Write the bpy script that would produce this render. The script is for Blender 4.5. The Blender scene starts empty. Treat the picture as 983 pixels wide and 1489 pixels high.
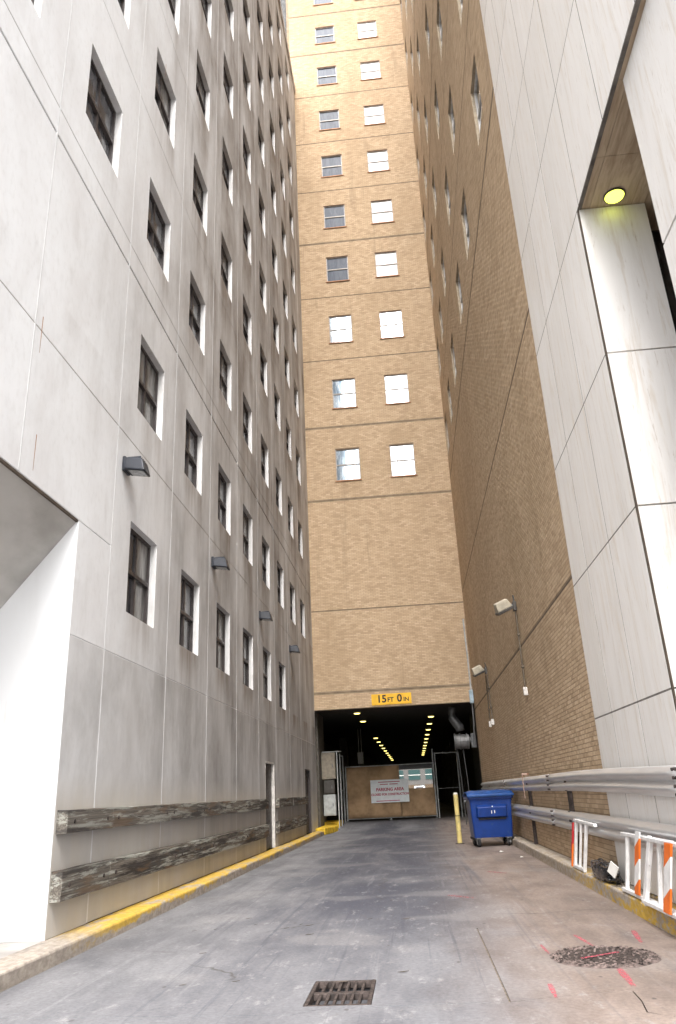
import bpy, bmesh, math, random
import numpy as np
from mathutils import Vector, Matrix, noise as mnoise

random.seed(7); rng = np.random.default_rng(7)
SC = bpy.context.scene
COL = SC.collection
R = math.radians

# ------------------------------------------------------------------ camera
H = 1.45
cd = bpy.data.cameras.new('camera'); cam = bpy.data.objects.new('camera', cd); COL.objects.link(cam)
cd.sensor_fit = 'HORIZONTAL'; cd.sensor_width = 36.0; cd.lens = 1088.7 / 983 * 36
cd.clip_start = 0.05; cd.clip_end = 2000
yaw, pit, rol = R(-4.586), R(20.644), R(-2.738)
fw = Vector((math.sin(yaw) * math.cos(pit), math.cos(yaw) * math.cos(pit), math.sin(pit)))
rt = Vector((math.cos(yaw), -math.sin(yaw), 0)); up = rt.cross(fw)
cr_ = rt * math.cos(rol) + up * math.sin(rol); cu_ = -rt * math.sin(rol) + up * math.cos(rol)
M = Matrix((cr_, cu_, -fw)).transposed().to_4x4(); M.translation = (0, 0, H)
cam.matrix_world = M
SC.camera = cam

# ------------------------------------------------------------------ light
SUN_EL, SUN_AZ = 50, 177      # azimuth of the sun itself: 180 = straight behind the camera, <180 = towards +x
wd = bpy.data.worlds.new('World'); SC.world = wd; wd.use_nodes = True
wt = wd.node_tree; bg = wt.nodes['Background']
sky = wt.nodes.new('ShaderNodeTexSky'); sky.sky_type = 'NISHITA'; sky.sun_disc = False
sky.sun_elevation = R(SUN_EL); sky.sun_rotation = R(SUN_AZ)
sky.air_density = 1.0; sky.dust_density = 6.0; sky.ozone_density = 1.0
hs = wt.nodes.new('ShaderNodeHueSaturation'); hs.inputs['Saturation'].default_value = 0.30
wt.links.new(sky.outputs[0], hs.inputs['Color']); wt.links.new(hs.outputs[0], bg.inputs['Color'])
bg.inputs['Strength'].default_value = 0.15
sl = bpy.data.lights.new('sun', 'SUN'); sl.energy = 1.0; sl.angle = R(32); sl.color = (1.0, 0.975, 0.94)
so = bpy.data.objects.new('sun', sl); COL.objects.link(so)
sd = Vector((math.sin(R(SUN_AZ)) * math.cos(R(SUN_EL)), math.cos(R(SUN_AZ)) * math.cos(R(SUN_EL)), math.sin(R(SUN_EL))))
so.rotation_euler = (-sd).to_track_quat('-Z', 'Y').to_euler(); so.location = (0, -20, 60)
SC.view_settings.view_transform = 'Standard'; SC.view_settings.look = 'None'
SC.view_settings.gamma = 1.0; SC.view_settings.use_curve_mapping = False
SC.view_settings.exposure = 1.76
SC.render.engine = 'CYCLES'
SC.cycles.max_bounces = 7; SC.cycles.diffuse_bounces = 5

# ------------------------------------------------------------------ material helpers
class NT:
    def __init__(s, name, rough=0.8, spec=0.3):
        s.m = bpy.data.materials.new(name); s.m.use_nodes = True; s.t = s.m.node_tree
        s.b = s.t.nodes['Principled BSDF']; s.b.inputs['Roughness'].default_value = rough
        s.b.inputs['Specular IOR Level'].default_value = spec
        s.pos = s.t.nodes.new('ShaderNodeNewGeometry').outputs['Position']
    def put(s, sock, v):
        if isinstance(v, bpy.types.NodeSocket): s.t.links.new(v, sock)
        elif isinstance(v, (tuple, list)) and len(v) == 3 and sock.type == 'RGBA': sock.default_value = (*v, 1)
        else: sock.default_value = v
    def scaled(s, sc, vec=None):
        n = s.t.nodes.new('ShaderNodeVectorMath'); n.operation = 'MULTIPLY'
        s.put(n.inputs[0], vec or s.pos); n.inputs[1].default_value = sc if isinstance(sc, tuple) else (sc,) * 3
        return n.outputs[0]
    def noise(s, sc, detail=4, rough=0.55, dist=0.0, vec=None):
        n = s.t.nodes.new('ShaderNodeTexNoise'); s.put(n.inputs['Vector'], s.scaled(sc, vec))
        n.inputs['Scale'].default_value = 1; n.inputs['Detail'].default_value = detail
        n.inputs['Roughness'].default_value = rough; n.inputs['Distortion'].default_value = dist
        return n.outputs['Fac']
    def vor(s, sc, feature='F1'):
        n = s.t.nodes.new('ShaderNodeTexVoronoi'); n.feature = feature
        s.put(n.inputs['Vector'], s.scaled(sc)); n.inputs['Scale'].default_value = 1
        return n.outputs['Distance']
    def rng(s, v, a, b, c=0.0, d=1.0, smooth=True):
        n = s.t.nodes.new('ShaderNodeMapRange'); n.interpolation_type = 'SMOOTHSTEP' if smooth else 'LINEAR'
        s.put(n.inputs[0], v)
        for i, x in enumerate((a, b, c, d)): n.inputs[i + 1].default_value = x
        return n.outputs[0]
    def math(s, op, a, b=0.0):
        n = s.t.nodes.new('ShaderNodeMath'); n.operation = op; n.use_clamp = False
        s.put(n.inputs[0], a); s.put(n.inputs[1], b); return n.outputs[0]
    def mix(s, a, b, f, mode='MIX'):
        n = s.t.nodes.new('ShaderNodeMix'); n.data_type = 'RGBA'; n.blend_type = mode
        s.put(n.inputs[0], f); s.put(n.inputs[6], a); s.put(n.inputs[7], b); return n.outputs[2]
    def axis(s, i):
        n = s.t.nodes.new('ShaderNodeSeparateXYZ'); s.put(n.inputs[0], s.pos); return n.outputs[i]
    def color(s, c): s.put(s.b.inputs['Base Color'], c); return s
    def rough(s, r): s.put(s.b.inputs['Roughness'], r); return s
    def bump(s, h, strength=0.3, dist=0.01):
        n = s.t.nodes.new('ShaderNodeBump'); n.inputs['Strength'].default_value = strength
        n.inputs['Distance'].default_value = dist; s.put(n.inputs['Height'], h)
        s.t.links.new(n.outputs[0], s.b.inputs['Normal']); return s

MT = {}
def simple(name, c, rough=0.6, metal=0.0, spec=0.4, var=0.15, sc=6.0, bump=0.0):
    t = NT(name, rough, spec); t.b.inputs['Metallic'].default_value = metal
    n = t.noise(sc, 5, 0.6)
    d = tuple(x * (1 - var * 1.6) for x in c); l = tuple(min(1, x * (1 + var)) for x in c)
    t.color(t.mix(d, l, t.rng(n, 0.3, 0.7)))
    t.rough(t.rng(t.noise(sc * 2.3, 4), 0.3, 0.7, max(0.03, rough - 0.1), min(1, rough + 0.12)))
    if bump: t.bump(t.noise(sc * 6, 4), bump, 0.004)
    MT[name] = t.m; return t.m

# cast concrete of the tall block: bare, weathered, streaked; darker up the alley, where grime and painted shade mix
def concrete_panel():
    t = NT('weathered_concrete', 0.85, 0.25)
    y = t.axis(1); z = t.axis(2)
    streak = t.noise((0.75, 0.75, 0.16), 6, 0.6, 0.1)
    blot = t.noise((0.35, 0.35, 0.25), 5, 0.6, 0.4)
    fine = t.noise((11, 11, 7), 5, 0.6)
    run = t.noise((3.6, 3.6, 0.30), 6, 0.65, 0.2)
    grime_shade = t.rng(t.math('ADD', t.math('MULTIPLY', y, 0.05), t.math('MULTIPLY', blot, 0.5)), 0.62, 1.05)  # depth ramp: grime plus the alley's own shade, put into the colour
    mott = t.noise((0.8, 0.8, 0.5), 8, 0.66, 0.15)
    dirt_shade = t.math('MULTIPLY', t.math('ADD', t.rng(streak, 0.30, 0.66, 0.12, 0.62), t.rng(mott, 0.38, 0.72, 0.0, 0.32)), grime_shade)
    fr = lambda v, o, d: t.math('FRACT', t.math('DIVIDE', t.math('SUBTRACT', v, o), d))
    u = fr(y, 9.69, 2.643); v = fr(z, 3.40, 3.354)
    drip = t.math('MULTIPLY', t.math('MULTIPLY', t.rng(u, 0.22, 0.31), t.rng(u, 0.68, 0.78, 1, 0)), t.math('MULTIPLY', t.rng(v, 0.0, 0.2, 0.35, 1.0), t.rng(v, 0.2, 0.22, 1, 0)))
    drip2 = t.math('MULTIPLY', t.math('MULTIPLY', t.rng(u, 0.22, 0.31), t.rng(u, 0.68, 0.78, 1, 0)), t.rng(v, 0.72, 1.0, 0.0, 0.5))
    drip = t.math('MULTIPLY', t.math('MAXIMUM', drip, drip2), t.math('MULTIPLY', t.rng(run, 0.35, 0.62, 0.15, 1.0), t.rng(y, 8.5, 14.0, 0.12, 0.75)))
    pale = t.mix((0.80, 0.815, 0.83), (0.70, 0.70, 0.705), t.rng(t.noise((0.9, 0.9, 0.5), 6, 0.62, 0.4), 0.3, 0.75))
    pale = t.mix(pale, (0.56, 0.555, 0.545), t.math('MULTIPLY', t.rng(fine, 0.45, 0.8), 0.3))
    soot_shade = t.mix((0.195, 0.177, 0.162), (0.165, 0.125, 0.092), t.rng(t.math('ADD', z, t.math('MULTIPLY', blot, 6.0)), 7.0, 17.0))  # browner higher up: weathering plus brick bounce light put into the colour
    c = t.mix(pale, soot_shade, t.math('MULTIPLY', dirt_shade, 0.93))
    c = t.mix(c, (0.15, 0.125, 0.105), t.math('MULTIPLY', t.rng(run, 0.52, 0.80), t.math('MULTIPLY', grime_shade, 0.5)))
    c = t.mix(c, (0.50, 0.49, 0.48), t.math('MULTIPLY', t.rng(t.noise((1.5, 1.5, 0.5), 6, 0.6, 0.3), 0.56, 0.74), 0.4))
    c = t.mix(c, (0.20, 0.152, 0.11), t.math('MULTIPLY', drip, t.rng(z, 3.0, 4.0, 0.0, 0.8)))
    # the plinth storey has never been cleaned
    c = t.mix(c, t.mix((0.50, 0.495, 0.49), (0.20, 0.19, 0.18), t.math('ADD', t.rng(streak, 0.3, 0.7, 0, .5), t.rng(mott, 0.36, 0.64, 0, .5))), t.math('MULTIPLY', t.rng(z, 3.38, 3.42, 1, 0), t.rng(mott, 0.25, 0.75, 0.32, 0.55)))
    # splash-washed paler base
    low = t.rng(z, 1.35, 1.9, 1.0, 0.0)
    c = t.mix(c, (0.53, 0.50, 0.45), t.math('MULTIPLY', low, t.rng(run, 0.25, 0.75, 0.95, 0.4)))
    t.color(c); t.bump(t.noise((14, 14, 9), 6, 0.65), 0.25, 0.006)
    MT['panel'] = t.m
concrete_panel()
def white_paint():
    t = NT('white_render', 0.75, 0.3)
    c = t.mix((0.80, 0.82, 0.84), (0.70, 0.71, 0.72), t.rng(t.noise((1.5, 1.5, 0.3), 5), 0.45, 0.8))
    c = t.mix(c, (0.55, 0.52, 0.47), t.math('MULTIPLY', t.rng(t.noise((9, 9, 1.2), 4), 0.62, 0.8), 0.35))
    t.color(c); t.bump(t.noise(18, 5), 0.12, 0.004); MT['white_render'] = t.m
white_paint()
def soffit_mat():
    t = NT('soffit_concrete', 0.85, 0.2)
    c = t.mix((0.50, 0.49, 0.47), (0.36, 0.35, 0.33), t.rng(t.noise((2.5, 0.8, 0.8), 5), 0.35, 0.7))
    t.color(c); t.bump(t.noise(16, 5), 0.2, 0.005); MT['soffit'] = t.m
soffit_mat()
def reveal_mat():  # window jambs, paler than the panel fronts
    t = NT('pale_reveal', 0.8, 0.25)
    t.color(t.mix((0.70, 0.70, 0.70), (0.52, 0.51, 0.50), t.rng(t.noise((3, 3, 1), 5, 0.65), 0.35, 0.75))); MT['reveal'] = t.m
reveal_mat()
def brick_mat():
    t = NT('tan_brick', 0.88, 0.2)
    a = t.t.nodes.new('ShaderNodeAttribute'); a.attribute_name = 'rnd'; r = a.outputs['Fac']
    n = t.t.nodes.new('ShaderNodeValToRGB'); t.put(n.inputs[0], r); e = n.color_ramp.elements
    e[0].position = 0; e[0].color = (0.42, 0.308, 0.203, 1); e[1].position = 1; e[1].color = (0.59, 0.455, 0.315, 1)
    for p, c in ((0.2, (0.475, 0.352, 0.234, 1)), (0.55, (0.52, 0.39, 0.26, 1)), (0.85, (0.55, 0.417, 0.282, 1))):
        k = e.new(p); k.color = c
    c = t.mix(n.outputs[0], (0.34, 0.245, 0.15), t.math('MULTIPLY', t.rng(t.noise((0.5, 0.5, 0.22), 6, 0.6, 0.4), 0.42, 0.75), 0.38))
    c = t.mix(c, (0.19, 0.14, 0.09), t.math('MULTIPLY', t.rng(t.noise((2.4, 2.4, 0.2), 6, 0.65), 0.56, 0.78), 0.4))
    t.color(c); t.bump(t.noise(55, 4), 0.4, 0.004); MT['brick'] = t.m
brick_mat()
simple('mortar', (0.30, 0.235, 0.165), 0.95, var=0.12, sc=3, spec=0.1)
simple('sealant_white', (0.68, 0.69, 0.70), 0.6, var=0.06)
simple('sealant_dark', (0.085, 0.065, 0.05), 0.9, var=0.2)
simple('brick_joint', (0.13, 0.095, 0.065), 0.9, var=0.2)
simple('sealant_joint', (0.17, 0.155, 0.14), 0.9, var=0.2)
simple('sealant_grey', (0.36, 0.34, 0.32), 0.9, var=0.2)
def marble_mat():
    t = NT('white_marble', 0.42, 0.4)
    w = t.noise((2.0, 2.0, 0.22), 7, 0.68, 1.2)
    v = t.noise((9, 9, 0.9), 6, 0.7, 0.6)
    c = t.mix((0.88, 0.865, 0.845), (0.80, 0.78, 0.755), t.rng(w, 0.35, 0.7))
    c = t.mix(c, (0.68, 0.61, 0.52), t.math('MULTIPLY', t.rng(v, 0.50, 0.70), 0.65))
    c = t.mix(c, (0.44, 0.37, 0.29), t.math('MULTIPLY', t.rng(t.noise((30, 30, 2.6), 6, 0.75), 0.57, 0.70), 0.6))
    oi = t.t.nodes.new('ShaderNodeObjectInfo')
    c = t.mix(c, (0.58, 0.55, 0.50), t.math('MULTIPLY', oi.outputs['Random'], 0.22))
    t.color(c); t.bump(v, 0.05, 0.003); MT['marble'] = t.m
marble_mat()
def soffit_stone():
    t = NT('shaded_soffit', 0.8, 0.2)
    c = t.mix((0.60, 0.49, 0.355), (0.40, 0.30, 0.205), t.rng(t.noise((14, 1.6, 2), 6, 0.65, 0.5), 0.35, 0.7))  # brown of the soffit's shade, put into the marble's colour
    t.color(c); t.bump(t.noise(20, 4), 0.15, 0.003); MT['soffit_stone'] = t.m
soffit_stone()
def pavement_mat():
    t = NT('stained_concrete_paving', 0.82, 0.3)
    x = t.axis(0); y = t.axis(1)
    big = t.noise((0.42, 0.16, 1), 5, 0.6, 0.5); mid = t.noise((1.6, 0.7, 1), 6, 0.65, 0.3); fine = t.noise((26, 26, 1), 4, 0.7)
    c = t.mix((0.20, 0.20, 0.21), (0.115, 0.116, 0.127), t.rng(mid, 0.3, 0.72))
    # warm, less driven strip along the right kerb
    warm = t.rng(t.math('ADD', x, t.math('MULTIPLY', mid, 1.8)), 0.7, 2.3)
    c = t.mix(c, t.mix((0.26, 0.20, 0.165), (0.165, 0.125, 0.103), t.rng(mid, 0.35, 0.7)), t.math('MULTIPLY', warm, 0.8))
    # oily tyre film in the lane
    lane = t.math('MULTIPLY', t.rng(t.math('ABSOLUTE', t.math('ADD', t.math('ADD', x, 0.75), t.math('MULTIPLY', t.math('SUBTRACT', big, 0.5), 3.0))), 0.5, 2.3, 1, 0), t.rng(y, 7.0, 12.0, 0.3, 1.0))
    film = t.math('MULTIPLY', lane, t.rng(big, 0.28, 0.54))
    c = t.mix(c, (0.045, 0.048, 0.065), t.math('MULTIPLY', film, 0.85))
    ty = t.noise((2.6, 0.09, 1), 4, 0.6, 0.2)
    c = t.mix(c, (0.085, 0.085, 0.10), t.math('MULTIPLY', t.rng(ty, 0.54, 0.70), t.rng(y, 7.0, 12, 0.25, 0.65)))
    c = t.mix(c, (0.09, 0.088, 0.10), t.math('MULTIPLY', t.rng(t.noise((0.9, 1.3, 1), 6, 0.7, 0.6), 0.56, 0.72), 0.45))
    c = t.mix(c, (0.34, 0.335, 0.335), t.math('MULTIPLY', t.rng(t.noise((5, 2.2, 1), 7, 0.78), 0.54, 0.72), 0.55))
    c = t.mix(c, (0.12, 0.112, 0.112), t.math('MULTIPLY', t.rng(t.noise((16, 5, 1), 6, 0.75), 0.56, 0.70), 0.4))
    st1 = t.noise((8.5, 0.16, 1), 5, 0.65, 0.15); st2 = t.noise((5.0, 0.22, 1), 6, 0.7, 0.3)
    c = t.mix(c, (0.055, 0.058, 0.075), t.math('MULTIPLY', t.rng(st1, 0.55, 0.68), t.rng(t.math('ABSOLUTE', t.math('ADD', x, 0.8)), 1.2, 2.6, 0.5, 0.08)))
    c = t.mix(c, (0.34, 0.34, 0.35), t.math('MULTIPLY', t.rng(st2, 0.58, 0.72), 0.25))
    pt = t.noise((0.55, 0.75, 1), 2, 0.4)
    c = t.mix(c, t.mix((0.30, 0.29, 0.285), (0.24, 0.23, 0.225), mid), t.math('MULTIPLY', t.rng(pt, 0.57, 0.66), 0.22))
    # gum and oil spots
    v = t.vor((3.2, 2.0, 1)); sp = t.rng(v, 0.03, 0.085, 1, 0)
    c = t.mix(c, (0.07, 0.06, 0.06), t.math('MULTIPLY', sp, t.rng(t.noise((0.8, 0.8, 1), 2), 0.40, 0.52, 0, 0.9)))
    v2 = t.vor((6.1, 6.1, 1)); sp2 = t.rng(v2, 0.03, 0.10, 1, 0)
    c = t.mix(c, (0.09, 0.08, 0.08), t.math('MULTIPLY', sp2, t.rng(t.noise((1.7, 1.7, 1), 2), 0.5, 0.65, 0, 0.6)))
    # hairline cracks
    cv = t.t.nodes.new('ShaderNodeTexVoronoi'); cv.feature = 'DISTANCE_TO_EDGE'
    wv = t.t.nodes.new('ShaderNodeVectorMath'); wv.operation = 'ADD'
    nz = t.t.nodes.new('ShaderNodeTexNoise'); nz.inputs['Scale'].default_value = 1.6; nz.inputs['Detail'].default_value = 6
    t.put(nz.inputs['Vector'], t.pos); t.put(wv.inputs[0], t.scaled((0.16, 0.16, 0.16))); t.put(wv.inputs[1], t.scaled((0.10, 0.10, 0), nz.outputs['Color']))
    t.put(cv.inputs['Vector'], wv.outputs[0]); cv.inputs['Scale'].default_value = 1
    c = t.mix(c, (0.06, 0.055, 0.05), t.math('MULTIPLY', t.rng(cv.outputs['Distance'], 0.0, 0.003, 1, 0), t.rng(t.noise((0.5, 0.5, 1), 3), 0.44, 0.56, 0, 0.75)))
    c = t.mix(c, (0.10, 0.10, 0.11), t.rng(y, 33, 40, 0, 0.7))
    c = t.mix(c, t.mix((0.1, 0.1, 0.1), (0.9, 0.9, 0.9), t.rng(fine, 0.25, 0.75)), 0.22, 'OVERLAY')
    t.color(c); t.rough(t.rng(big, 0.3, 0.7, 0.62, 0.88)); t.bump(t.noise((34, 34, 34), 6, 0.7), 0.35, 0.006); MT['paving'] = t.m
pavement_mat()
def kerb_mat(name, side):
    t = NT(name, 0.8, 0.3)
    y = t.axis(1); n = t.noise((3.2, 1.3, 3.2), 6, 0.7, 0.5); f = t.noise((14, 8, 14), 5, 0.7)
    con = t.mix((0.44, 0.39, 0.335), (0.27, 0.235, 0.20), t.rng(f, 0.3, 0.7))
    con = t.mix(con, (0.11, 0.10, 0.095), t.math('MULTIPLY', t.rng(t.noise((2, 0.7, 2), 5), 0.52, 0.7), 0.6))
    yel = t.mix((0.66, 0.44, 0.07), (0.46, 0.30, 0.07), t.rng(f, 0.35, 0.7))
    if side == 'l':
        keep = t.math('MULTIPLY', t.rng(t.math('ADD', y, t.math('MULTIPLY', n, 1.6)), 9.0, 10.8), t.rng(t.math('ADD', t.math('ADD', t.math('MULTIPLY', n, 0.7), t.math('MULTIPLY', f, 0.3)), t.rng(t.axis(2), 0.0, 0.15, -0.14, 0.02)), 0.43, 0.52))
    else:
        keep = t.math('MULTIPLY', t.rng(y, 11.0, 15.5, 1, 0.1), t.rng(t.math('ADD', t.math('MULTIPLY', n, 0.6), t.math('MULTIPLY', f, 0.4)), 0.47, 0.55))
    t.color(t.mix(con, yel, keep)); t.bump(f, 0.35, 0.006); MT[name] = t.m
kerb_mat('kerb_left_paint', 'l'); kerb_mat('kerb_right_paint', 'r')
def timber_mat():
    t = NT('weathered_timber', 0.88, 0.2)
    oi = t.t.nodes.new('ShaderNodeObjectInfo')
    g = t.noise((40, 0.9, 48), 7, 0.7, 0.2); p = t.noise((6, 0.8, 13), 7, 0.75, 0.25); q = t.noise((5, 0.55, 9), 7, 0.72, 0.2)
    c = t.mix((0.20, 0.178, 0.15), (0.055, 0.046, 0.038), t.rng(g, 0.35, 0.68))
    c = t.mix(c, (0.42, 0.43, 0.385), t.math('MULTIPLY', t.rng(p, 0.50, 0.56), 0.75))
    c = t.mix(c, (0.035, 0.03, 0.028), t.math('MULTIPLY', t.rng(q, 0.49, 0.58), 0.9))
    c = t.mix(c, (0.16, 0.10, 0.055), t.math('MULTIPLY', t.rng(t.noise((5, 1.1, 9), 5), 0.54, 0.66), 0.6))
    c = t.mix(c, (0.10, 0.095, 0.09), t.math('MULTIPLY', oi.outputs['Random'], 0.35))
    t.color(c); t.bump(t.math('ADD', g, p), 0.6, 0.012); MT['timber'] = t.m
timber_mat()
def galv():
    t = NT('galvanised_steel', 0.4, 0.5); t.b.inputs['Metallic'].default_value = 0.6
    f = t.noise((3, 0.5, 5), 5, 0.6)
    c = t.mix((0.72, 0.73, 0.745), (0.58, 0.58, 0.585), t.rng(f, 0.3, 0.7))
    rust = t.rng(t.noise((3, 0.8, 6), 6, 0.7), 0.68, 0.80)
    c = t.mix(c, (0.19, 0.105, 0.06), t.math('MULTIPLY', rust, 0.7))
    t.color(c); t.rough(t.rng(f, 0.3, 0.7, 0.30, 0.42)); MT['galv'] = t.m
galv()
def chip(name, base, under, rough, sc=9, th=0.62, spec=0.4):
    t = NT(name, rough, spec); n = t.noise(sc, 6, 0.7)
    c = t.mix(t.mix(base, tuple(x * 0.78 for x in base), t.rng(t.noise(sc * 0.4, 4), 0.35, 0.7)), under, t.rng(n, th, th + 0.05))
    t.color(c); t.bump(n, 0.1, 0.003); MT[name] = t.m
chip('post_yellow', (0.66, 0.53, 0.20), (0.30, 0.26, 0.19), 0.6, 8, 0.58)
chip('white_plastic', (0.80, 0.80, 0.80), (0.42, 0.39, 0.36), 0.45, 16, 0.66)
chip('orange_sheet', (0.80, 0.17, 0.02), (0.55, 0.22, 0.08), 0.5, 14, 0.70)
chip('red_sheet', (0.55, 0.03, 0.035), (0.45, 0.2, 0.15), 0.5, 14, 0.70)
chip('blue_plastic', (0.004, 0.035, 0.20), (0.02, 0.055, 0.17), 0.36, 7, 0.60, 0.5)
simple('blue_lid', (0.008, 0.06, 0.23), 0.42, var=0.2, sc=4, spec=0.5)
simple('rubber', (0.02, 0.02, 0.022), 0.7)
simple('steel_grey', (0.16, 0.165, 0.17), 0.5, metal=0.5)
simple('hub_grey', (0.22, 0.22, 0.22), 0.5, metal=0.3)
simple('lamp_black', (0.022, 0.026, 0.036), 0.45, var=0.2)
simple('lens_grey', (0.42, 0.44, 0.45), 0.25)
simple('flood_cream', (0.42, 0.38, 0.30), 0.55)
simple('flood_dark', (0.06, 0.055, 0.05), 0.5)
simple('conduit', (0.13, 0.105, 0.075), 0.6, var=0.2)
simple('pale_conduit', (0.40, 0.42, 0.42), 0.5)
simple('box_blue', (0.36, 0.47, 0.55), 0.5)
simple('bronze', (0.055, 0.046, 0.045), 0.45, spec=0.4)
simple('frame_light', (0.62, 0.60, 0.57), 0.5)
simple('frame_mid', (0.40, 0.37, 0.34), 0.5)
simple('terracotta', (0.40, 0.215, 0.12), 0.8)
simple('sill_pale', (0.36, 0.30, 0.22), 0.8)
simple('cast_iron', (0.055, 0.042, 0.038), 0.7, metal=0.1, var=0.4, sc=18, bump=0.5)
simple('stud_metal', (0.155, 0.12, 0.11), 0.7, var=0.6, sc=16)
simple('pit_dark', (0.03, 0.022, 0.018), 0.95)
simple('joint_tan', (0.15, 0.12, 0.095), 0.95, var=0.4, sc=30)
simple('gap_dirt', (0.10, 0.08, 0.065), 0.95)
simple('sign_yellow', (0.80, 0.46, 0.02), 0.4, var=0.08, sc=3)
simple('ink_black', (0.015, 0.013, 0.012), 0.5, var=0.0)
simple('ink_red', (0.42, 0.045, 0.10), 0.6, var=0.1)
simple('sign_white', (0.74, 0.79, 0.81), 0.4, var=0.05)
simple('screen_brown', (0.36, 0.245, 0.145), 0.9, var=0.22, sc=1.3, spec=0.1)
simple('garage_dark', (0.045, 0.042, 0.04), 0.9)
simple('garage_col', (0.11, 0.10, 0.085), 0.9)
simple('cabinet_beige', (0.24, 0.21, 0.165), 0.6)
simple('cabinet_white', (0.38, 0.40, 0.40), 0.5)
simple('yellow_kerb', (0.72, 0.47, 0.03), 0.7, var=0.2)
simple('bag_black', (0.012, 0.012, 0.014), 0.24, spec=0.6, sc=9)
simple('paper', (0.74, 0.73, 0.70), 0.8, var=0.06)
simple('street_asphalt', (0.06, 0.06, 0.062), 0.9)
simple('ground_dirt', (0.16, 0.15, 0.14), 0.95)
simple('sidewalk', (0.40, 0.38, 0.36), 0.88, var=0.15, sc=2, bump=0.2)
simple('dark_void', (0.02, 0.02, 0.022), 0.6)
simple('roof_gravel', (0.3, 0.29, 0.28), 0.95)
simple('teal_sheet', (0.015, 0.05, 0.048), 0.4)
simple('far_render', (0.10, 0.095, 0.09), 0.8)
simple('far_brown', (0.09, 0.06, 0.035), 0.8)
def pink():
    t = NT('pink_spray_paint', 0.7, 0.3)
    tr = t.rng(t.noise((30, 30, 1), 5, 0.7), 0.36, 0.62, 0.05, 0.75)
    t.color(t.mix((0.62, 0.09, 0.15), (0.48, 0.13, 0.15), t.noise(30, 4))); t.put(t.b.inputs['Alpha'], tr); MT['pink'] = t.m
pink()
def glass(name, dark, light, rough, metal, spec=0.5):
    t = NT(name, rough, spec); t.b.inputs['Metallic'].default_value = metal
    oi = t.t.nodes.new('ShaderNodeObjectInfo')
    k = t.math('ADD', t.math('MULTIPLY', oi.outputs['Random'], 0.5), t.math('MULTIPLY', t.rng(t.noise((7, 7, 1.3), 4, 0.6, 0.6), 0.4, 0.62), 0.6))
    t.color(t.mix(dark, light, k)); t.bump(t.noise((1.1, 1.1, 0.9), 3), 0.12, 0.02); MT[name] = t.m
glass('pane_dark', (0.014, 0.014, 0.018), (0.11, 0.11, 0.118), 0.12, 0.0, 0.4)
glass('pane_curtain', (0.09, 0.088, 0.085), (0.26, 0.255, 0.245), 0.2, 0.0, 0.4)
glass('pane_slate', (0.05, 0.062, 0.088), (0.085, 0.10, 0.13), 0.2, 0.0, 0.06)
glass('pane_mirror', (0.16, 0.23, 0.30), (0.66, 0.72, 0.76), 0.07, 1.0)  # tint streaks stand in for reflections of a building opposite
glass('pane_bright', (0.62, 0.66, 0.70), (0.84, 0.87, 0.90), 0.07, 1.0)
glass('pane_half', (0.30, 0.33, 0.38), (0.42, 0.46, 0.52), 0.08, 1.0)
glass('pane_blind', (0.66, 0.69, 0.74), (0.88, 0.88, 0.89), 0.3, 0.0)
def emit(name, c, s):
    t = NT(name, 0.5); t.color(c); t.put(t.b.inputs['Emission Color'], c); t.b.inputs['Emission Strength'].default_value = s; MT[name] = t.m
emit('lamp_glow', (1.0, 0.80, 0.22), 1.6)
emit('soffit_glow', (0.80, 0.88, 0.10), 1.1)

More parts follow.
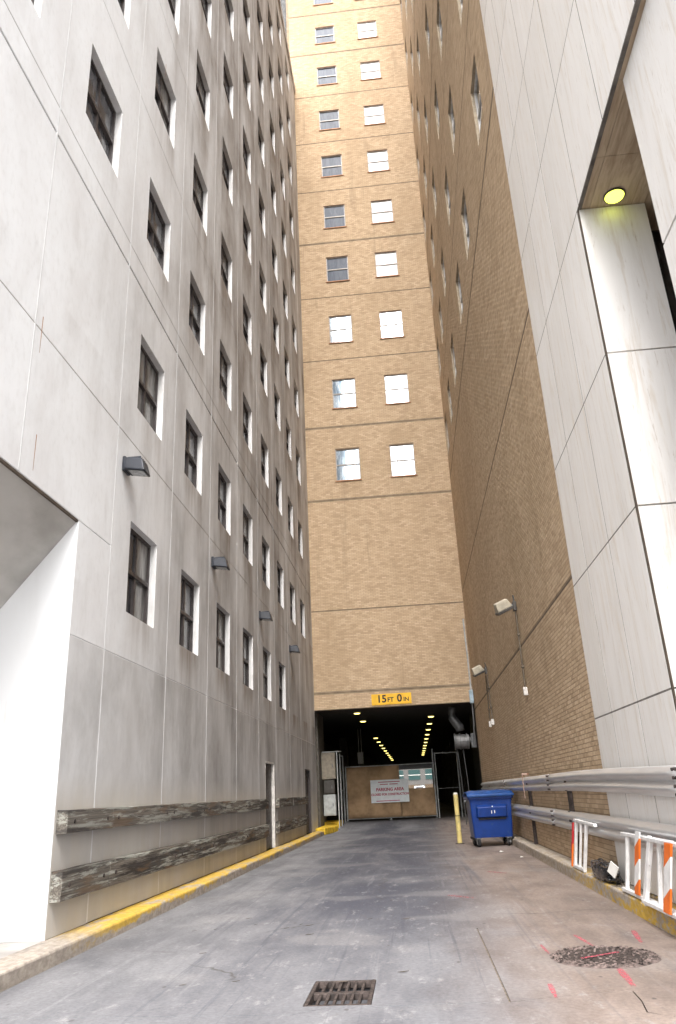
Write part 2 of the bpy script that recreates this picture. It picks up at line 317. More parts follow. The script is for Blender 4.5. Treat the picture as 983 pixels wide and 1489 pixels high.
# ------------------------------------------------------------------ mesh helpers
class MB:
    def __init__(s): s.v = []; s.f = []; s.mi = []
    def face(s, pts, mi=0):
        b = len(s.v); s.v += [tuple(p) for p in pts]; s.f.append(tuple(range(b, b + len(pts)))); s.mi.append(mi); return s
    def poly(s, vs, fs, mi=0):
        b = len(s.v); s.v += [tuple(p) for p in vs]
        for f in fs: s.f.append(tuple(b + i for i in f)); s.mi.append(mi)
        return s
    def box(s, x0, x1, y0, y1, z0, z1, mi=0):
        vs = [(x, y, z) for z in (z0, z1) for y in (y0, y1) for x in (x0, x1)]
        return s.poly(vs, [(0, 2, 3, 1), (4, 5, 7, 6), (0, 1, 5, 4), (2, 6, 7, 3), (0, 4, 6, 2), (1, 3, 7, 5)], mi)
    def bar(s, p, q, w, h, ref=(0, 0, 1), mi=0):
        p, q = Vector(p), Vector(q); d = (q - p).normalized(); r = Vector(ref)
        a = d.cross(r)
        if a.length < 1e-4: a = d.cross(Vector((0, 1, 0)))
        a.normalize(); b = a.cross(d)
        vs = [c + a * (i * w / 2) + b * (j * h / 2) for c in (p, q) for i, j in ((-1, -1), (1, -1), (1, 1), (-1, 1))]
        return s.poly(vs, [(3, 2, 1, 0), (4, 5, 6, 7), (0, 1, 5, 4), (1, 2, 6, 5), (2, 3, 7, 6), (3, 0, 4, 7)], mi)
    def cyl(s, p, q, r, n=12, r2=None, caps=True, mi=0):
        p, q = Vector(p), Vector(q); d = (q - p).normalized(); r2 = r if r2 is None else r2
        a = d.cross(Vector((0, 0, 1)));
        if a.length < 1e-4: a = Vector((1, 0, 0))
        a.normalize(); b = d.cross(a)
        vs = []
        for c, rr in ((p, r), (q, r2)):
            vs += [c + (a * math.cos(2 * math.pi * i / n) + b * math.sin(2 * math.pi * i / n)) * rr for i in range(n)]
        fs = [(i, (i + 1) % n, n + (i + 1) % n, n + i) for i in range(n)]
        if caps: fs += [tuple(range(n - 1, -1, -1)), tuple(range(n, 2 * n))]
        return s.poly(vs, fs, mi)
    def tube(s, pts, rad, n=8, mi=0):
        pts = [Vector(p) for p in pts]; rad = rad if isinstance(rad, (list, tuple)) else [rad] * len(pts); vs = []
        for i, p in enumerate(pts):
            d = (pts[min(i + 1, len(pts) - 1)] - pts[max(i - 1, 0)]).normalized()
            a = d.cross(Vector((0.13, 0.31, 0.94))).normalized(); b = d.cross(a)
            vs += [p + (a * math.cos(2 * math.pi * k / n) + b * math.sin(2 * math.pi * k / n)) * rad[i] for k in range(n)]
        fs = [(i * n + k, i * n + (k + 1) % n, (i + 1) * n + (k + 1) % n, (i + 1) * n + k) for i in range(len(pts) - 1) for k in range(n)]
        fs += [tuple(range(n)), tuple(range((len(pts) - 1) * n, len(pts) * n))]
        return s.poly(vs, fs, mi)
    def prism(s, poly, z0, z1, mi=0):
        n = len(poly)
        vs = [(x, y, z0) for x, y in poly] + [(x, y, z1) for x, y in poly]
        fs = [tuple(range(n - 1, -1, -1)), tuple(range(n, 2 * n))] + [(i, (i + 1) % n, n + (i + 1) % n, n + i) for i in range(n)]
        return s.poly(vs, fs, mi)
    def mesh(s, name, mats):
        me = bpy.data.meshes.new(name); me.from_pydata(s.v, [], s.f)
        for m in (mats if isinstance(mats, (list, tuple)) else [mats]): me.materials.append(MT[m])
        if any(s.mi): me.polygons.foreach_set('material_index', s.mi)
        me.update(); return me
    def build(s, name, mats, parent=None, bev=0.0, smooth=False, seg=2):
        return link(name, s.mesh(name, mats), parent, bev=bev, smooth=smooth, seg=seg)

def link(name, me, parent=None, loc=None, bev=0.0, smooth=False, seg=2):
    o = bpy.data.objects.new(name, me); COL.objects.link(o)
    if parent is not None:
        o.parent = parent; o.matrix_parent_inverse = Matrix.Translation(-WLOC(parent))
    if loc is not None: o.location = loc
    if bev:
        m = o.modifiers.new('bevel', 'BEVEL'); m.width = bev; m.segments = seg; m.limit_method = 'ANGLE'
    if smooth:
        for p in me.polygons: p.use_smooth = True
    return o
def WLOC(o):
    v = Vector(o.location)
    if o.parent is not None: v = v + (WLOC(o.parent) - WLOC(o.parent)) if o.get('_w') else v
    return v
def thing(name, loc, label, cat, group=None):
    o = bpy.data.objects.new(name, None); COL.objects.link(o); o.location = loc; o.empty_display_size = 0.2
    return tag(o, label, cat, group)
def tag(o, label, cat, group=None):
    o['label'] = label; o['category'] = cat
    if group: o['group'] = group
    return o
def struct(o): o['kind'] = 'structure'; return o
def text_mesh(s, size, mat, extrude=0.003, weight=0.0, spacing=1.0):
    c = bpy.data.curves.new('lettering', 'FONT'); c.body = s; c.size = size; c.extrude = extrude; c.offset = weight
    c.align_x = 'CENTER'; c.align_y = 'CENTER'; c.space_character = spacing; c.resolution_u = 4
    o = bpy.data.objects.new('tmp', c); COL.objects.link(o)
    bpy.context.view_layer.update()
    me = bpy.data.meshes.new_from_object(o.evaluated_get(bpy.context.evaluated_depsgraph_get()))
    bpy.data.objects.remove(o); bpy.data.curves.remove(c)
    me.materials.clear(); me.materials.append(MT[mat]); return me
def xf(me, m): me.transform(m); return me

# ================================================================== GROUND
XL, XR, YF = -4.0, 2.70, 32.4
KL, KR = -3.65, 2.42
RAMP = 0.24      # the garage floor rises this much just inside the mouth
g = struct(MB().box(-400, 400, -400, 400, -0.6, -0.35).build('ground', 'ground_dirt'))
struct(MB().box(-60, 60, -40, -3.02, -0.34, -0.005).build('street', 'street_asphalt'))
pav = struct(MB().box(KL, KR, -3.0, 150, -0.34, -0.30).build('alley_pavement', 'gap_dirt'))
seam = [(KL, 6.28), (-2.2, 6.24), (-1.0, 6.17), (-0.8, 6.31), (0.1, 6.36), (0.56, 6.36), (0.9, 6.47), (1.18, 6.55), (1.36, 6.61), (1.47, 6.57), (1.46, 6.3), (1.42, 6.02), (1.55, 5.9), (1.9, 5.84), (KR, 5.86)]
def slab(poly, bevel=0.0):
    return MB().prism(poly, -0.29, 0.0).build('slab', 'paving', pav, bev=bevel, seg=1)
# front slab, in front of the irregular saw-cut seam
slab([(KL + .002, -2.98), (KR - .002, -2.98)] + [(x, y - 0.007) for x, y in reversed(seam)])
GX0, GX1, GY0, GY1 = -0.95, -0.44, 6.385, 7.17
JX = 0.56
left_seam = [(x, y + 0.007) for x, y in seam if x <= JX - 0.1] + [(JX - 0.008, 6.367)]
def slab_hole(outline_low, y1, hole):
    bm = bmesh.new()
    x0, x1, y0, yy1 = hole
    outer = outline_low + [(JX - 0.008, 9.456), (KR, 9.456), (KR, y1), (KL, y1)]
    inner = [(x0, y0), (x1, y0), (x1, yy1), (x0, yy1)]
    ov = [bm.verts.new((x, y, 0)) for x, y in outer]; iv = [bm.verts.new((x, y, 0)) for x, y in inner]
    oe = [bm.edges.new((ov[i], ov[(i + 1) % len(ov)])) for i in range(len(ov))]
    ie = [bm.edges.new((iv[i], iv[(i + 1) % 4])) for i in range(4)]
    bmesh.ops.triangle_fill(bm, use_beauty=True, edges=oe + ie)
    for e in list(oe + ie):
        a, b = e.verts
        c = bm.verts.new((b.co.x, b.co.y, -0.29)); d = bm.verts.new((a.co.x, a.co.y, -0.29)); bm.faces.new((a, b, c, d))
    me = bpy.data.meshes.new('slab'); bm.to_mesh(me); bm.free(); me.materials.append(MT['paving'])
    return link('slab', me, pav)
slab_hole(left_seam, 15.0, (GX0, GX1, GY0, GY1))
right_seam = [(JX + 0.008, 6.37)] + [(x + (0.012 if 1.4 < x < 1.5 else 0), y + 0.008) for x, y in seam if x > JX + 0.1]
slab(right_seam + [(KR, 9.45), (JX + 0.008, 9.45)])
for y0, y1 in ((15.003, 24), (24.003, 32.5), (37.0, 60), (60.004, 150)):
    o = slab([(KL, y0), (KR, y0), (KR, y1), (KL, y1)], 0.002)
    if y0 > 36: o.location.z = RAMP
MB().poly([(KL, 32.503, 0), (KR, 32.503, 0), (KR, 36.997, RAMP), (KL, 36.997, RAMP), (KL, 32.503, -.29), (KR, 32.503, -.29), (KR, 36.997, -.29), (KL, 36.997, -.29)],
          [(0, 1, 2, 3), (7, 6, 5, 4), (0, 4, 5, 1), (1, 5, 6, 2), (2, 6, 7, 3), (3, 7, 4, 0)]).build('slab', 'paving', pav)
MB().box(JX - .007, JX + .007, 6.37, 9.45, -.29, -.008).build('joint_fill', 'joint_tan', pav)
# kerbs
def kerb(name, x0, x1, y0, y1, h, mat, parent=None):
    m = MB(); n = max(2, int((y1 - y0) / 0.5)); r = 0.025
    face = x1 if name == 'l' else x0; s = -1 if name == 'l' else 1
    prof0 = [(face, -0.02), (face, h - r), (face + s * r * 0.3, h - r * 0.3), (face + s * r, h), (x0 if name == 'l' else x1, h)]
    for i in range(n + 1):
        y = y0 + (y1 - y0) * i / n
        for k, (x, z) in enumerate(prof0):
            w = 0.006 * mnoise.noise((x * 3, y * 2.1, z * 5))
            m.v.append((x + (w if k < 4 else 0), y, z + (w if 1 < k < 4 else 0)))
    for i in range(n):
        for k in range(4):
            a = i * 5 + k; m.f.append((a, a + 1, a + 6, a + 5)); m.mi.append(0)
    m.f.append((0, 1, 2, 3, 4)); m.mi.append(0); b = n * 5; m.f.append((b, b + 1, b + 2, b + 3, b + 4)); m.mi.append(0)
    return m.build('kerb_section', mat, parent, smooth=False)
kl = struct(MB().box(XL, KL - 0.01, 2.0, 38.5, -0.33, -0.03).build('kerb_left', 'gap_dirt'))
for a, b in ((2.0, 5.0), (5.008, 8.0), (8.008, 11.05), (11.06, 14.1), (14.108, 17.1), (17.108, 20.1), (20.108, 23.1), (23.108, 26.2), (26.208, 29.2), (29.208, 31.3)):
    kerb('l', XL, KL, a, b, 0.15, 'kerb_left_paint', kl)
kr = struct(MB().box(KR + 0.01, XR, 3.0, 32.4, -0.33, -0.03).build('kerb_right', 'gap_dirt'))
for a, b in ((3.0, 6.2), (6.208, 9.2), (9.208, 11.75), (11.765, 14.8), (14.808, 17.8), (17.808, 20.8), (20.808, 23.8), (23.808, 28), (28.008, 32.4)):
    kerb('r', KR, XR, a, b, 0.18, 'kerb_right_paint', kr)
struct(MB().box(-9.5, XL - 0.006, 2.0, 8.64, -0.33, 0.145).build('sidewalk', 'sidewalk'))
struct(MB().box(XR + 0.006, 9, 2.0, 11.5, -0.33, 0.176).build('entry_floor', 'sidewalk'))
tk = tag(MB().prism([(-4.0, 31.5), (-3.62, 31.5), (-3.3, 33.4), (-3.5, 34.5), (-4.0, 34.5)], 0, 0.24).build('kerb_block', 'yellow_kerb', bev=0.03), 'bright yellow kerb block at the left side of the garage mouth', 'kerb')
tag(MB().box(-4.3, -3.35, 34.6, 36.6, 0.0, 0.36).build('kerb_block', 'yellow_kerb', bev=0.02), 'low yellow kerb inside the garage below the white cabinet', 'kerb')
# spray marks
def spray(x0, y0, x1, y1, w):
    d = Vector((x1 - x0, y1 - y0)); nrm = Vector((-d.y, d.x)).normalized(); m = MB(); n = 10; L = []; Rr = []
    for i in range(n + 1):
        t = i / n; c = Vector((x0, y0)) + d * t; ww = w * (0.55 + 0.45 * math.sin(math.pi * min(1, 0.15 + t))) * random.uniform(0.9, 1.1)
        L.append(c + nrm * ww); Rr.append(c - nrm * ww)
    for i in range(n): m.face([(Rr[i].x, Rr[i].y, .003), (Rr[i + 1].x, Rr[i + 1].y, .003), (L[i + 1].x, L[i + 1].y, .003), (L[i].x, L[i].y, .003)])
    m.build('paint_mark', 'pink', pav)
for a in ((1.50, 8.85, 1.56, 8.25, 0.022), (2.12, 9.0, 2.03, 8.36, 0.028), (1.09, 8.4, 1.10, 7.98, 0.015), (1.56, 7.30, 1.52, 6.70, 0.032), (0.92, 6.85, 0.90, 6.42, 0.02), (0.35, 12.3, 0.7, 11.9, 0.03), (1.2, 15.4, 1.5, 15.0, 0.04)): spray(*a)

# drain grate
dg = thing('drain_grate', (-0.695, 6.78, 0), 'rusty iron drain grate with two rows of slots set in the pavement', 'drain')
m = MB(); t_ = 0.035; zt, zb = 0.004, -0.05
m.box(GX0 + .004, GX0 + t_, GY0 + .004, GY1 - .004, zb, zt); m.box(GX1 - t_, GX1 - .004, GY0 + .004, GY1 - .004, zb, zt)
m.box(GX0 + t_, GX1 - t_, GY0 + .004, GY0 + t_, zb, zt - .002); m.box(GX0 + t_, GX1 - t_, GY1 - t_, GY1 - .004, zb, zt - .002)
m.build('frame', 'cast_iron', dg, bev=0.004)
MB().box(GX0 + t_, GX1 - t_, (GY0 + GY1) / 2 - .03, (GY0 + GY1) / 2 + .03, zb, zt - .004).build('crossbar', 'cast_iron', dg, bev=0.004)
for i in range(6):
    x = GX0 + t_ + (GX1 - GX0 - 2 * t_) * (i + 1) / 7
    for ya, yb in ((GY0 + t_, (GY0 + GY1) / 2 - .03), ((GY0 + GY1) / 2 + .03, GY1 - t_)):
        MB().box(x - .010, x + .010, ya, yb, -.022, zt - .006).build('bar', 'cast_iron', dg)
m = MB(); m.box(GX0 + .002, GX1 - .002, GY0 + .002, GY1 - .002, -0.285, -0.28)
for i in range(9):
    x, y = random.uniform(GX0 + .05, GX1 - .05), random.uniform(GY0 + .05, GY1 - .05); m.box(x, x + .03, y, y + .04, -0.275, -0.268)
m.build('sump', 'pit_dark', dg)

# manhole
mh = thing('manhole_cover', (1.55, 7.78, 0), 'round worn iron manhole cover with pink paint and chipped surround', 'manhole')
def ring(m, cx, cy, r0, r1, z, n=48, zo=None, jit=0):
    zo = z if zo is None else zo
    A = [(cx + r0 * math.cos(2 * math.pi * i / n), cy + r0 * math.sin(2 * math.pi * i / n), z) for i in range(n)]
    B = [(cx + (r1 + jit * random.uniform(-1, 1)) * math.cos(2 * math.pi * i / n), cy + (r1 + jit * random.uniform(-1, 1)) * math.sin(2 * math.pi * i / n), zo) for i in range(n)]
    m.poly(A + B, [(i, (i + 1) % n, n + (i + 1) % n, n + i) for i in range(n)])
m = MB(); ring(m, 1.55, 7.78, 0.02, 0.36, 0.006); ring(m, 1.55, 7.78, 0.36, 0.363, 0.006, zo=-0.02)
m.build('cover', 'cast_iron', mh)
m = MB(); ring(m, 1.55, 7.78, 0.372, 0.43, 0.008); ring(m, 1.55, 7.78, 0.43, 0.475, 0.008, zo=0.001, jit=0.012); m.build('frame', 'stud_metal', mh)
m = MB()
for k, r in enumerate((0.07, 0.13, 0.19, 0.25, 0.31, 0.345, 0.385, 0.41, 0.44)):
    n = int(2 * math.pi * r / 0.055)
    for i in range(n):
        if random.random() < 0.18: continue
        a = 2 * math.pi * (i + 0.5 * (k % 2)) / n; x, y = 1.55 + r * math.cos(a), 7.78 + r * math.sin(a); s_ = random.uniform(.009, .016)
        m.bar((x - s_ * math.sin(a), y + s_ * math.cos(a), .012), (x + s_ * math.sin(a), y - s_ * math.cos(a), .012), .016, .009)
o = m.build('raised_studs', 'stud_metal', mh); o['kind'] = 'stuff'
m = MB()
for i in range(5):
    a, b = 1.33 + i * .075, 7.66 + i * .045; m.bar((a, b, .0175), (a + .07, b + .04, .0175), .035, .001)
m.build('paint_stripe', 'pink', mh)

# ================================================================== LEFT CONCRETE BUILDING
lb = thing('concrete_building', (XL, 20, 0), 'tall weathered concrete panel building with columns of recessed windows', 'building')
TOP_L = 40.3
ys = [3.0, 4.40, 7.05, 9.69, 12.33, 14.97, 17.62, 20.26, 22.90, 25.55, 28.19, 30.84, 32.38]
bands = [(0.15, 3.40), (3.40, 6.75), (6.75, 9.665), (9.695, 10.12)] + [(10.12 + 3.354 * i, 10.12 + 3.354 * (i + 1)) for i in range(9)]
WOFF, WW, WH, DEP = 0.69, 1.24, 1.41, 0.15
TH = 0.30
def panel_mesh(w, h, hole):
    """front at local x=0, body to x=-TH; local y 0..w, z 0..h"""
    g2 = 0.006; m = MB(); a, b, c, d = g2, w - g2, g2 * .6, h - g2 * .6
    r = 0.008
    if hole:
        u0, u1, v0, v1 = hole
        us = [a + r, u0, u1, b - r]; vs = [c + r, v0, v1, d - r]
    else: us = [a + r, b - r]; vs = [c + r, d - r]
    for i in range(len(us) - 1):
        for j in range(len(vs) - 1):
            if hole and i == 1 and j == 1: continue
            m.face([(0, us[i], vs[j]), (0, us[i + 1], vs[j]), (0, us[i + 1], vs[j + 1]), (0, us[i], vs[j + 1])])
    out = [(a, c), (b, c), (b, d), (a, d)]; inn = [(a + r, c + r), (b - r, c + r), (b - r, d - r), (a + r, d - r)]
    for i in range(4):
        j = (i + 1) % 4
        m.face([(-r, *out[i]), (-r, *out[j]), (0, *inn[j]), (0, *inn[i])])
        m.face([(-TH, *out[i]), (-TH, *out[j]), (-r, *out[j]), (-r, *out[i])])
    if hole:
        q = [(u0, v0), (u1, v0), (u1, v1), (u0, v1)]
        for i in range(4):
            j = (i + 1) % 4
            m.face([(0, *q[i]), (0, *q[j]), (-TH, *q[j]), (-TH, *q[i])], 1 if i in (1, 3) else 0)
    return m.mesh('panel', ['panel', 'reveal'])
def left_window_meshes():
    w, h = WW, WH; m = MB(); f = 0.05
    for y0, y1, z0, z1 in ((0, f, 0, h), (w - f, w, 0, h), (f, w - f, 0, f), (f, w - f, h - f, h)): m.box(-.05, .02, y0, y1, z0, z1)
    m.box(-.045, .03, f, w - f, h * .5 - .035, h * .5 + .03); m.box(-.04, .015, w * .5 - .028, w * .5 + .028, f, h * .5 - .035); m.box(-.04, .015, w * .5 - .028, w * .5 + .028, h * .5 + .03, h - f)
    fr = m.mesh('window', 'bronze'); ps = []
    for k, (z0, z1, x) in enumerate(((f, h * .5 - .035, -.03), (h * .5 + .03, h - f, -.012))):
        for y0, y1 in ((f, w * .5 - .028), (w * .5 + .028, w - f)):
            ps.append(MB().box(x - .006, x, y0, y1, z0, z1).mesh('pane', 'pane_dark'))
    alt = []
    for p in ps:
        q = p.copy(); q.materials.clear(); q.materials.append(MT['pane_curtain']); alt.append(q)
    return fr, ps, alt
lw_frame, lw_panes, lw_alt = left_window_meshes()
cache = {}
def put_left_window(y, z):
    fo = link('window', lw_frame); fo.parent = lb; fo.location = (XL - DEP + .02 - lb.location.x, y - lb.location.y, z)
    c = [random.random() < .22, random.random() < .22]
    for k, p in enumerate(lw_panes):
        po = link('pane', lw_alt[k] if c[k % 2] or (c[0] and k > 1 and y % 1 < .3) else p); po.parent = fo
for i in range(len(ys) - 1):
    y0, y1 = ys[i], ys[i + 1]; w = y1 - y0
    full = abs(w - 2.643) < 0.02
    for k, (z0, z1) in enumerate(bands):
        if y0 < 9.6 and k == 0: continue
        if y0 < 9.6 and k == 1: z0 = 4.86
        row = {1: 0, 2: 1}.get(k, k - 2 if k >= 4 else None)
        hole = None
        wz = {0: 4.08, 1: 7.43}.get(row, 10.83 + 3.354 * (row - 2) if row is not None and row >= 2 else None)
        if full and row is not None and not (y1 < 9.75 and row < 2) and y0 < 24: hole = (WOFF, WOFF + WW, wz - z0, wz - z0 + WH)
        if full and row is not None and row >= 2: hole = (WOFF, WOFF + WW, wz - z0, wz - z0 + WH)
        if y0 > 24 and row is not None and row < 1: hole = None
        if full and 25 < y0 < 30 and row is not None and row >= 1: hole = (WOFF, WOFF + WW, wz - z0, wz - z0 + WH)
        door = None
        if k == 0 and abs(y0 - 20.26) < .01: door = (0.84, 2.22)
        if k == 0 and abs(y0 - 28.19) < .01: door = (0.72, 2.10)
        if door:
            m = MB(); u0, u1 = door; zt_ = 2.24
            m.box(-TH, 0, .006, u0, 0, z1 - z0 - .004); m.box(-TH, 0, u1, w - .006, 0, z1 - z0 - .004); m.box(-TH, 0, u0, u1, zt_, z1 - z0 - .004)
            me = m.mesh('panel', ['panel', 'reveal'])
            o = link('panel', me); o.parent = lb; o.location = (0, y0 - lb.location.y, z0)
            d = MB().box(-.12, -.075, u0 + .04, u1 - .04, .02, zt_ - .04).mesh('door', 'bronze'); do = link('door', d); do.parent = lb; do.location = (0, y0 - lb.location.y, z0)
            f = MB().box(-.13, .012, u1 - .04, u1 - .002, 0, zt_ - .05).box(-.13, .004, u0 + .002, u0 + .04, 0, zt_ - .05).box(-.18, .004, u0 + .002, u1 - .002, zt_ - .045, zt_ - .002)
            fo = link('door_frame', f.mesh('door_frame', 'frame_light' if y0 < 25 else 'bronze')); fo.parent = do
            h_ = MB().cyl((-.075, u0 + .14, 1.0), (-.04, u0 + .14, 1.0), .02).cyl((-.045, u0 + .14, 1.0), (-.045, u0 + .28, 1.0), .012)
            ho = link('handle', h_.mesh('handle', 'steel_grey')); ho.parent = do
            continue
        key = (round(w, 2), round(z1 - z0, 3), hole and tuple(round(x, 2) for x in hole))
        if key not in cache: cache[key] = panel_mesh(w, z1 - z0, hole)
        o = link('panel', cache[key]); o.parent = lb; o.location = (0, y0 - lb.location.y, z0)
        if hole: put_left_window(y0 + WOFF, z0 + hole[2])
def lpart(m, name, mat, **k):
    return m.build(name, mat, lb, **k)
# sealant strips in the panel joints
for y in ys[1:-1]:
    z0 = 4.88 if y < 9.6 else 0.16
    lpart(MB().box(XL - .03, XL + .002, y - .012, y + .012, z0, TOP_L), 'joint_sealant', 'sealant_white')
for k, (z0, z1) in enumerate(bands[1:]):
    lo = 9.7 if z0 < 4.86 else 3.0
    if k == 2: lpart(MB().box(XL - .12, XL - .05, lo, 32.38, z0 - .04, z0 + .01), 'joint_sealant', 'sealant_dark')
    else: lpart(MB().box(XL - .04, XL - .004 , lo - (1.05 if k == 0 else 0), 32.38, z0 - .006, z0 + .006), 'joint_sealant', 'sealant_white' if k == 0 else 'sealant_grey')
# building mass behind the panels, roof and the white end wall under the raking soffit
lpart(MB().box(-16, XL - TH - .002, 8.9, 32.38, 0, TOP_L), 'core', 'dark_void')
lpart(MB().box(-16, XL - TH - .002, 3.0, 8.898, 4.9, TOP_L), 'core', 'dark_void')
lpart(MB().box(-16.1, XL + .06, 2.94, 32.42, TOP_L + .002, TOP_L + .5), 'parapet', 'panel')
lpart(MB().box(-16, XL - .01, 2.9, 2.995, 4.9, TOP_L), 'street_wall', 'white_render')
# lower corner panel (below the soffit line) on the alley side
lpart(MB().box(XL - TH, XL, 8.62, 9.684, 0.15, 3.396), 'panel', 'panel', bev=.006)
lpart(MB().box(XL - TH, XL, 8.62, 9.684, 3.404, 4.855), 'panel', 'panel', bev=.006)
lpart(MB().box(-11, XL - .0, 8.60, 8.618, 0.15, 4.852), 'end_wall', 'white_render')
sl_ = MB(); A = (XL - .012, 4.856)
dx, dz = -4.6, -5.6
m = MB().poly([(A[0], 2.95, A[1]), (A[0], 8.598, A[1]), (A[0] + dx * .82, 8.598, A[1] + dz * .82), (A[0] + dx * .82, 2.95, A[1] + dz * .82),
               (A[0], 2.95, A[1] + .03), (A[0], 8.598, A[1] + .03), (A[0] + dx * .82 - .3, 8.598, A[1] + dz * .82 + .2), (A[0] + dx * .82 - .3, 2.95, A[1] + dz * .82 + .2)],
              [(0, 1, 2, 3), (7, 6, 5, 4), (0, 4, 5, 1), (1, 5, 6, 2), (2, 6, 7, 3), (3, 7, 4, 0)])
lpart(m, 'raking_soffit', 'soffit')
lpart(MB().box(XL - .05, XL - .004, 2.96, 8.6, 4.83, 4.858), 'drip_edge', 'sealant_dark')
for y, z, l in ((7.34, 5.45, .45), (7.2, 6.95, 0.5), (10.9, 15.75, .35)):
    lpart(MB().poly([(XL + .002, y - .006, z), (XL + .002, y + .012, z), (XL + .002, y + .008, z - l), (XL + .002, y, z - l)], [(0, 1, 2, 3)]), 'rust_streak', 'terracotta')

# timber fenders
def fender(z0, z1, label, segs):
    t = thing('timber_fender', (XL, 8.7, z0), label, 'timber fender')
    for i, (a, b) in enumerate(segs):
        m = MB(); n = max(2, int((b - a) / .25)); dxx = random.uniform(-.006, .01)
        sec = []
        for k in range(n + 1):
            y = a + (b - a) * k / n
            j = lambda s_: .007 * mnoise.noise((y * 2.3, s_ * 7.1 + z0, i * 3.3))
            sec.append([(XL + .003, y, z0 + j(1)), (XL + .12 + dxx + j(2), y, z0 + .006 + j(3)), (XL + .125 + dxx + j(4), y, (z0 + z1) / 2), (XL + .12 + dxx + j(5), y, z1 - .006 + j(6)), (XL + .003, y, z1 + j(7))])
        for k in range(n):
            b0 = len(m.v); m.v += sec[k] + sec[k + 1]
            for q in range(4): m.f.append((b0 + q, b0 + q + 1, b0 + q + 6, b0 + q + 5)); m.mi.append(0)
        for s_ in (sec[0], sec[-1]): m.face(s_)
        pl = m.build('plank', 'timber', t)
        for yb in (a + .18, b - .18):
            bo = MB().cyl((XL + .12, yb, (z0 + z1) / 2), (XL + .142, yb, (z0 + z1) / 2), .022, 8).build('bolt', 'cast_iron'); bo.parent = pl
    return t
up_ = [(8.66, 10.0), (10.006, 12.4), (12.406, 14.6), (14.606, 15.9), (15.906, 18.3), (18.306, 20.95), (22.62, 25.2), (25.206, 28.75)]
lo_ = [(8.64, 9.98), (10.02, 12.9), (12.906, 15.3), (15.306, 18.0), (18.006, 20.95), (22.62, 25.6), (25.606, 28.75)]
fender(1.175, 1.425, 'upper row of weathered timber bumper planks along the concrete wall', up_)
lf = fender(0.50, 0.805, 'lower row of weathered timber bumper planks just above the yellow kerb', lo_)

# black wall lamps on the concrete wall
def wall_lamp(y, z, label):
    t = thing('wall_lamp', (XL, y, z), label, 'wall lamp', 'black box lamps along the concrete wall')
    MB().box(XL + .003, XL + .05, y + .03, y + .27, z + .04, z + .27).build('back_plate', 'lamp_black', t, bev=.01)
    x0, x1 = XL + .045, XL + .36
    vs = [(x0, y, z + .05), (x1, y, z), (x1, y + .30, z), (x0, y + .30, z + .05), (x0, y + .02, z + .25), (x1 - .05, y + .03, z + .21), (x1 - .05, y + .27, z + .21), (x0, y + .28, z + .25)]
    MB().poly(vs, [(3, 2, 1, 0), (4, 5, 6, 7), (0, 1, 5, 4), (1, 2, 6, 5), (2, 3, 7, 6), (3, 0, 4, 7)]).build('housing', 'lamp_black', t, bev=.018)
    m = MB().poly([(x0 + .05, y + .04, z + .036), (x1 - .03, y + .04, z - .002), (x1 - .03, y + .26, z - .002), (x0 + .05, y + .26, z + .036)], [(0, 1, 2, 3)])
    m.build('lens', 'lens_grey', t)
    for i in range(4): MB().box(x0 + .03, x1 - .08, y + .05 + i * .06, y + .06 + i * .06, z + .21, z + .255).build('fin', 'lamp_black', t)
for (y, z), n in zip(((9.86, 6.08), (15.1, 6.1), (20.35, 6.1), (25.75, 6.12)), ('first', 'second', 'third', 'fourth')):
    wall_lamp(y, z, f'black box lamp on the concrete wall, {n} from the white end wall')

